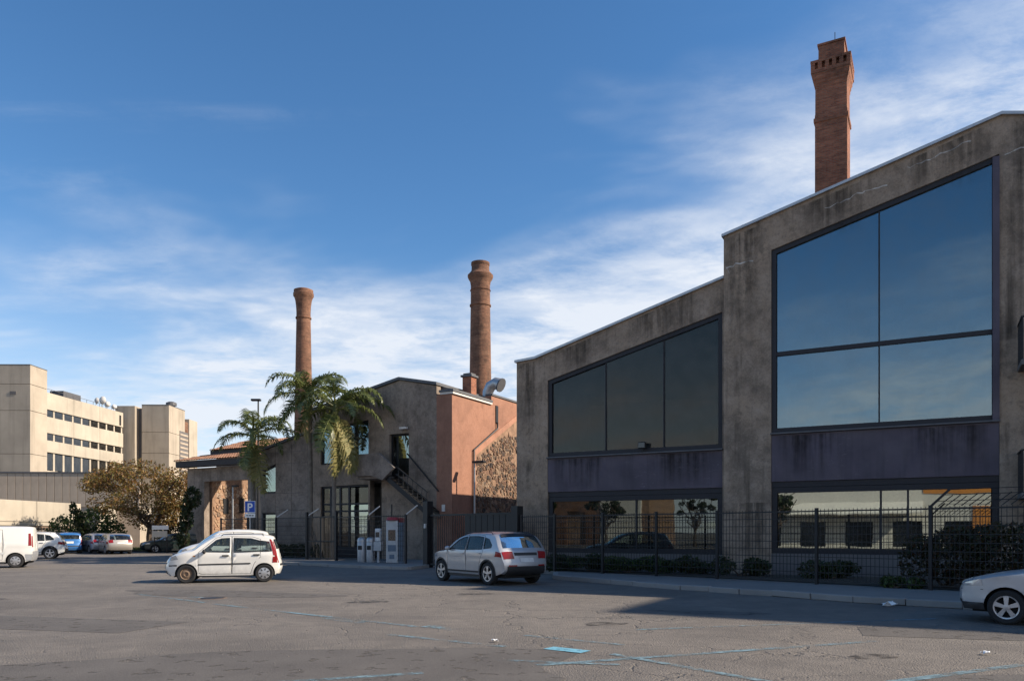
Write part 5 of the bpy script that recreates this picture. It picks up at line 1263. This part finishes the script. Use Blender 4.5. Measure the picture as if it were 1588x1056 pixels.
    for cx in (xf, xr):
        for sg in (1, -1):
            if wsrc is None:
                m = MB(); m.lathe([(R_ * .64, -.09), (R_ * .88, -.102), (R_ * .97, -.085), (R_, -.06), (R_, .06), (R_ * .97, .085), (R_ * .88, .102), (R_ * .64, .09), (R_ * .60, .02), (R_ * .60, -.08)], 32, axis='y', cap=False)
                wo_ = m.build('wheel', 'rubber', root, smooth=True); wsrc = wo_
            else: wo_ = share('wheel', wsrc, root)
            wo_.location = (cx, sg * (W - .115), R_); wo_.rotation_euler = (0, 0, 0 if sg > 0 else math.pi)
            rim_mesh(rim_front if (rim_front and cx == xf) else rim, wo_)
    return root

HATCH = dict(rails=(.15, -1.15, 1.50), W=.79, belt=.93, roof=1.53, R=.285, Ra=.345, axles=(1.15, -1.15), sill=.23, mirror=(.62, .93), dash=.72, tumble=.13, mirror_mat='black_plastic',
    top=[(1.62, .20), (1.70, .30), (1.73, .48), (1.70, .64), (1.63, .78), (1.50, .87), (1.25, .965), (.98, 1.04), (.76, 1.20), (.42, 1.42), (.2, 1.49), (-.3, 1.53), (-.9, 1.52), (-1.32, 1.46), (-1.42, 1.36), (-1.52, 1.05), (-1.57, .80), (-1.62, .62), (-1.64, .45), (-1.58, .26)],
    screens=[(7, 9.4), (14, 15)],
    windows=[[(.70, .97), (.28, 1.33), (.12, 1.385), (-.12, 1.40), (-.12, .95)], [(-.24, .95), (-.24, 1.40), (-.75, 1.385), (-1.0, 1.32), (-1.30, 1.28), (-1.38, .98)]],
    doors=[[(.80, .32), (.80, .95), (.28, 1.40), (.1, 1.44), (-.18, 1.45), (-.18, .28), (.70, .28)], [(-.19, .28), (-.19, 1.45), (-.80, 1.435), (-1.04, 1.36), (-1.04, .80), (-.86, .62), (-.78, .40), (-.74, .28)]],
    handles=[(.0, .85), (-.92, .87)],
    side_bits=[([(.80, .555), (.80, .595), (-.74, .62), (-.74, .58)], 'black_plastic', .010, 'rub_strip'), ([(-1.40, .62), (-1.555, .62), (-1.53, .80), (-1.47, 1.05), (-1.37, 1.36), (-1.31, 1.36), (-1.38, 1.05), (-1.42, .9)], 'red_lamp', .008, 'tail_lamp'),
               ([(1.38, .74), (1.62, .70), (1.58, .82), (1.45, .87)], 'clear_lamp', .006, 'headlamp'), ([(1.66, .52), (1.66, .56), (1.42, .57), (1.42, .53)], 'black_plastic', .006, 'bumper_strip'), ([(.88, .82), (.95, .82), (.95, .86), (.88, .86)], 'amber_lamp', .008, 'indicator')],
    strip_bits=[(3.0, 4.5, .55, .93, 'clear_lamp', 'headlamp', .006), (1.7, 2.6, -.55, .55, 'black_plastic', 'grille', .005), (2.75, 3.0, -.8, .8, 'black_plastic', 'bumper_strip', .005), (.9, 1.5, .55, .85, 'black_plastic', 'fog_lamp', .005),
                (14.2, 17.0, .90, .985, 'red_lamp', 'tail_lamp', .006), (15.6, 16.3, -.32, .32, 'plate_white', 'number_plate', .008), (17.2, 17.6, -.85, .85, 'black_plastic', 'bumper_strip', .006)])
SUV = dict(rails=(.1, -1.35, 1.55), W=.915, belt=1.02, roof=1.59, R=.345, Ra=.41, axles=(1.30, -1.30), sill=.30, mirror=(.72, 1.03), dash=.8, tumble=.19, clear=.22, arch_w=.05, arch_mat='black_plastic', seat_up=.1, nose=.2, tail=.16, spokes=5, handle_mat='car_silver',
    top=[(1.88, .26), (1.96, .40), (1.98, .62), (1.93, .80), (1.80, .92), (1.45, 1.01), (1.00, 1.07), (.55, 1.36), (.20, 1.51), (-.2, 1.575), (-.8, 1.585), (-1.30, 1.545), (-1.60, 1.48), (-1.88, 1.12), (-1.96, .98), (-2.02, .80), (-2.08, .62), (-2.06, .42), (-1.96, .32)],
    screens=[(6, 8), (12, 13)],
    windows=[[(.78, 1.06), (.35, 1.34), (.12, 1.42), (-.12, 1.45), (-.12, 1.04)], [(-.20, 1.04), (-.20, 1.455), (-.7, 1.46), (-1.0, 1.43), (-1.04, 1.07)], [(-1.11, 1.08), (-1.07, 1.42), (-1.30, 1.37), (-1.50, 1.20), (-1.50, 1.12)]],
    doors=[[(.88, .42), (.88, 1.06), (.35, 1.40), (.1, 1.475), (-.16, 1.50), (-.16, .38), (.80, .38)], [(-.17, .38), (-.17, 1.50), (-.72, 1.51), (-1.05, 1.475), (-1.09, 1.0), (-.95, .78), (-.86, .52), (-.84, .38)]],
    handles=[(.02, .93), (-.88, .95)],
    side_bits=[([(1.55, .80), (1.86, .76), (1.82, .88), (1.60, .94)], 'clear_lamp', .006, 'headlamp'), ([(-1.70, .86), (-1.96, .84), (-1.93, .98), (-1.74, 1.02)], 'red_lamp', .008, 'tail_lamp'), ([(.86, .36), (.86, .41), (-.85, .41), (-.85, .36)], 'black_plastic', .010, 'sill_trim')],
    strip_bits=[(3, 4.3, .5, .93, 'clear_lamp', 'headlamp', .006), (1.5, 3.4, -.42, .42, 'black_plastic', 'grille', .006), (.6, 1.2, -.8, .8, 'black_plastic', 'lower_grille', .005),
                (13.7, 15.0, .55, .95, 'red_lamp', 'tail_lamp', .008), (14.9, 15.6, -.3, .3, 'plate_white', 'number_plate', .008), (16.2, 17.9, -.9, .9, 'black_plastic', 'bumper_skirt', .006), (16.0, 16.2, .5, .85, 'red_lamp', 'reflector', .01), (11.8, 12.15, -.8, .8, 'black_plastic', 'spoiler', .02), (14.0, 14.5, -.5, .5, 'black_plastic', 'tailgate_recess', .004)])
SEDAN = dict(W=.86, belt=.93, roof=1.42, R=.30, Ra=.365, axles=(1.27, -1.27), sill=.25, mirror=(.62, .93), dash=.7, tumble=.16, nose=.17, tail=.12, spokes=5, mirror_mat='car_sedan',
    top=[(1.94, .22), (2.02, .36), (2.04, .54), (2.00, .66), (1.93, .74), (1.5, .86), (.95, .97), (.5, 1.21), (.15, 1.36), (-.2, 1.41), (-.65, 1.41), (-1.0, 1.355), (-1.55, 1.03), (-1.85, .99), (-2.10, .95), (-2.17, .75), (-2.17, .5), (-2.08, .30)],
    screens=[(6, 8), (11, 12)],
    windows=[[(.70, .97), (.30, 1.20), (.05, 1.29), (-.15, 1.30), (-.15, .95)], [(-.23, .95), (-.23, 1.305), (-.6, 1.30), (-.85, 1.25), (-1.12, 1.0)]],
    doors=[[(.85, .34), (.85, .95), (.30, 1.25), (.0, 1.345), (-.19, 1.35), (-.19, .30), (.80, .30)], [(-.20, .30), (-.20, 1.35), (-.62, 1.35), (-.9, 1.29), (-1.19, 1.0), (-1.0, .75), (-.88, .50), (-.85, .30)]],
    handles=[(-.02, .84), (-.95, .85)],
    side_bits=[([(1.62, .66), (1.97, .64), (1.93, .70), (1.66, .78)], 'clear_lamp', .006, 'headlamp'), ([(1.62, .585), (2.0, .585), (2.0, .597), (1.62, .597)], 'black_plastic', .004, 'bumper_line'), ([(-1.75, .72), (-2.12, .72), (-2.06, .90), (-1.78, .88)], 'red_lamp', .008, 'tail_lamp'), ([(1.60, .235), (1.95, .235), (1.99, .36), (1.62, .36)], 'black_plastic', .008, 'bumper_skirt'), ([(.84, .56), (.84, .60), (-.86, .60), (-.86, .56)], 'black_plastic', .008, 'rub_strip')],
    strip_bits=[(3.0, 4.3, .5, .93, 'clear_lamp', 'headlamp', .006), (2.9, 3.6, -.4, .4, 'black_plastic', 'grille', .005), (0, 1.2, -.95, .95, 'black_plastic', 'bumper_skirt', .006), (14.1, 15.2, .45, .95, 'red_lamp', 'tail_lamp', .008), (14.6, 15.2, -.3, .3, 'plate_white', 'number_plate', .008)])
VAN = dict(W=.87, belt=1.08, roof=1.82, R=.315, Ra=.385, axles=(1.345, -1.345), sill=.27, mirror=(.95, 1.12), dash=1.0, tumble=.10, seats=(.25,), seat_up=.12, nose=.16, tail=.05, bowr=.02, mirror_mat='black_plastic',
    top=[(1.86, .24), (1.94, .40), (1.94, .65), (1.86, .85), (1.5, 1.03), (1.22, 1.10), (.82, 1.46), (.5, 1.69), (.2, 1.77), (-.5, 1.82), (-1.5, 1.82), (-1.88, 1.79), (-1.97, 1.70), (-2.01, 1.2), (-2.03, .8), (-2.03, .5), (-1.96, .30)],
    screens=[(5, 7), (12.2, 12.2)],
    windows=[[(1.05, 1.14), (.70, 1.45), (.45, 1.58), (.12, 1.60), (.12, 1.10)]],
    doors=[[(1.0, .36), (1.10, 1.10), (.70, 1.52), (.45, 1.65), (.06, 1.67), (.06, .33), (.95, .33)], [(.0, .36), (.0, 1.68), (-.86, 1.68), (-.86, .36)]],
    handles=[(.2, .95), (-.1, .95)],
    side_bits=[([(-1.84, .98), (-1.97, .98), (-1.93, 1.52), (-1.84, 1.52)], 'red_lamp', .008, 'tail_lamp'), ([(1.45, .74), (1.86, .72), (1.80, .88), (1.50, .98)], 'clear_lamp', .006, 'headlamp'), ([(-1.72, .30), (-1.95, .32), (-2.0, .60), (-1.72, .60)], 'machine_grey', .008, 'rear_bumper'), ([(.94, .60), (.94, .70), (-.95, .70), (-.95, .60)], 'plate_white', .008, 'rub_strip')],
    strip_bits=[(3, 4, .5, .93, 'clear_lamp', 'headlamp', .006), (1.6, 2.8, -.5, .5, 'black_plastic', 'grille', .005), (12.6, 13.7, .87, .985, 'red_lamp', 'tail_lamp', .008), (14.2, 15.8, -.97, .97, 'machine_grey', 'rear_bumper', .01), (13.3, 13.6, -.28, .28, 'plate_white', 'number_plate', .008)])
ESTATE = dict(SEDAN); ESTATE.update(roof=1.47, top=[(1.94, .22), (2.02, .36), (2.04, .54), (2.00, .66), (1.93, .76), (1.5, .89), (.95, .99), (.5, 1.23), (.15, 1.40), (-.2, 1.46), (-.9, 1.47), (-1.5, 1.44), (-1.82, 1.38), (-2.04, 1.02), (-2.10, .90), (-2.17, .75), (-2.17, .5), (-2.08, .30)],
    screens=[(6, 8), (12, 13)], windows=SEDAN['windows'][:1] + [[(-.23, .95), (-.23, 1.34), (-.6, 1.35), (-1.05, 1.34), (-1.12, 1.0)], [(-1.22, 1.0), (-1.16, 1.34), (-1.6, 1.30), (-1.78, 1.04)]],
    doors=[[(.85, .34), (.85, .95), (.30, 1.29), (.0, 1.38), (-.19, 1.39), (-.19, .30), (.80, .30)], [(-.20, .30), (-.20, 1.39), (-.62, 1.40), (-1.08, 1.39), (-1.17, 1.0), (-1.0, .75), (-.88, .50), (-.85, .30)]],
    strip_bits=SEDAN['strip_bits'][:3] + [(13.0, 14.6, .6, .95, 'red_lamp', 'tail_lamp', .008), (14.4, 15.0, -.3, .3, 'plate_white', 'number_plate', .008)])

def nrm(x, y): l = math.hypot(x, y); return (x / l, y / l)
def place(mid_from, heading, along): return (mid_from[0] + heading[0] * along, mid_from[1] + heading[1] * along)
# white hatchback: left wheels touch at (-10.10,24.0) front and (-7.88,24.62) rear
h_ = nrm(-2.22, -.62); lx, ly = -h_[1], h_[0]
car('small white hatchback with rusty front wheel, alone in the sunny middle of the square', HATCH, 'car_white', (-8.99 - lx * .68, 24.31 - ly * .68), h_, rim='cap', rim_front='steel')
h_ = nrm(-1.61, 2.13); lx, ly = -h_[1], h_[0]
car('silver compact SUV seen from behind, parked in the shade by the pink wall', SUV, 'car_silver', (-1.45 - lx * .80, 24.2 - ly * .80), h_)
h_ = nrm(-.70, .71); lx, ly = -h_[1], h_[0]
car('silver grey sedan cut off by the right edge of the picture', SEDAN, 'car_sedan', (8.55 - lx * .745 - h_[0] * 1.27, 13.35 - ly * .745 - h_[1] * 1.27), h_)
h_ = nrm(-.88, -.40); lx, ly = -h_[1], h_[0]
car('white panel van cut off by the left edge of the picture', VAN, 'car_white', (-21.94 - lx * .755 + h_[0] * 1.345, 34.2 - ly * .755 + h_[1] * 1.345), h_, name='panel_van', cat='van', rim='cap')
car('white crossover behind the panel van, at the left', SUV, 'car_white', (-27.05 - lx * .8 + h_[0] * 1.3, 45.3 - ly * .8 + h_[1] * 1.3), h_)
car('white people carrier mostly hidden behind the white hatchback', dict(HATCH, rails=None), 'car_white', (-11.45, 31.2), nrm(-.93, -.36), rim='cap').scale = (1.06, 1.05, 1.09)
car('silver beige estate car parked at the right end of the far row', ESTATE, 'car_silver_warm', (-28.9, 56.2), nrm(-.62, .78))
car('light grey estate car in the far row, left of the beige one', ESTATE, 'car_grey', (-31.3, 58.2), nrm(-.70, .71))
car('small bright blue hatchback seen from behind in the far row', HATCH, 'car_blue', (-33.0, 57.6), nrm(-.53, .85), rim='cap').scale = (1.05, 1.05, 1.0)
car('dark green estate car parked under the trees, right of the brown tree', ESTATE, 'car_dark', (-26.3, 59.6), nrm(-.80, -.60))
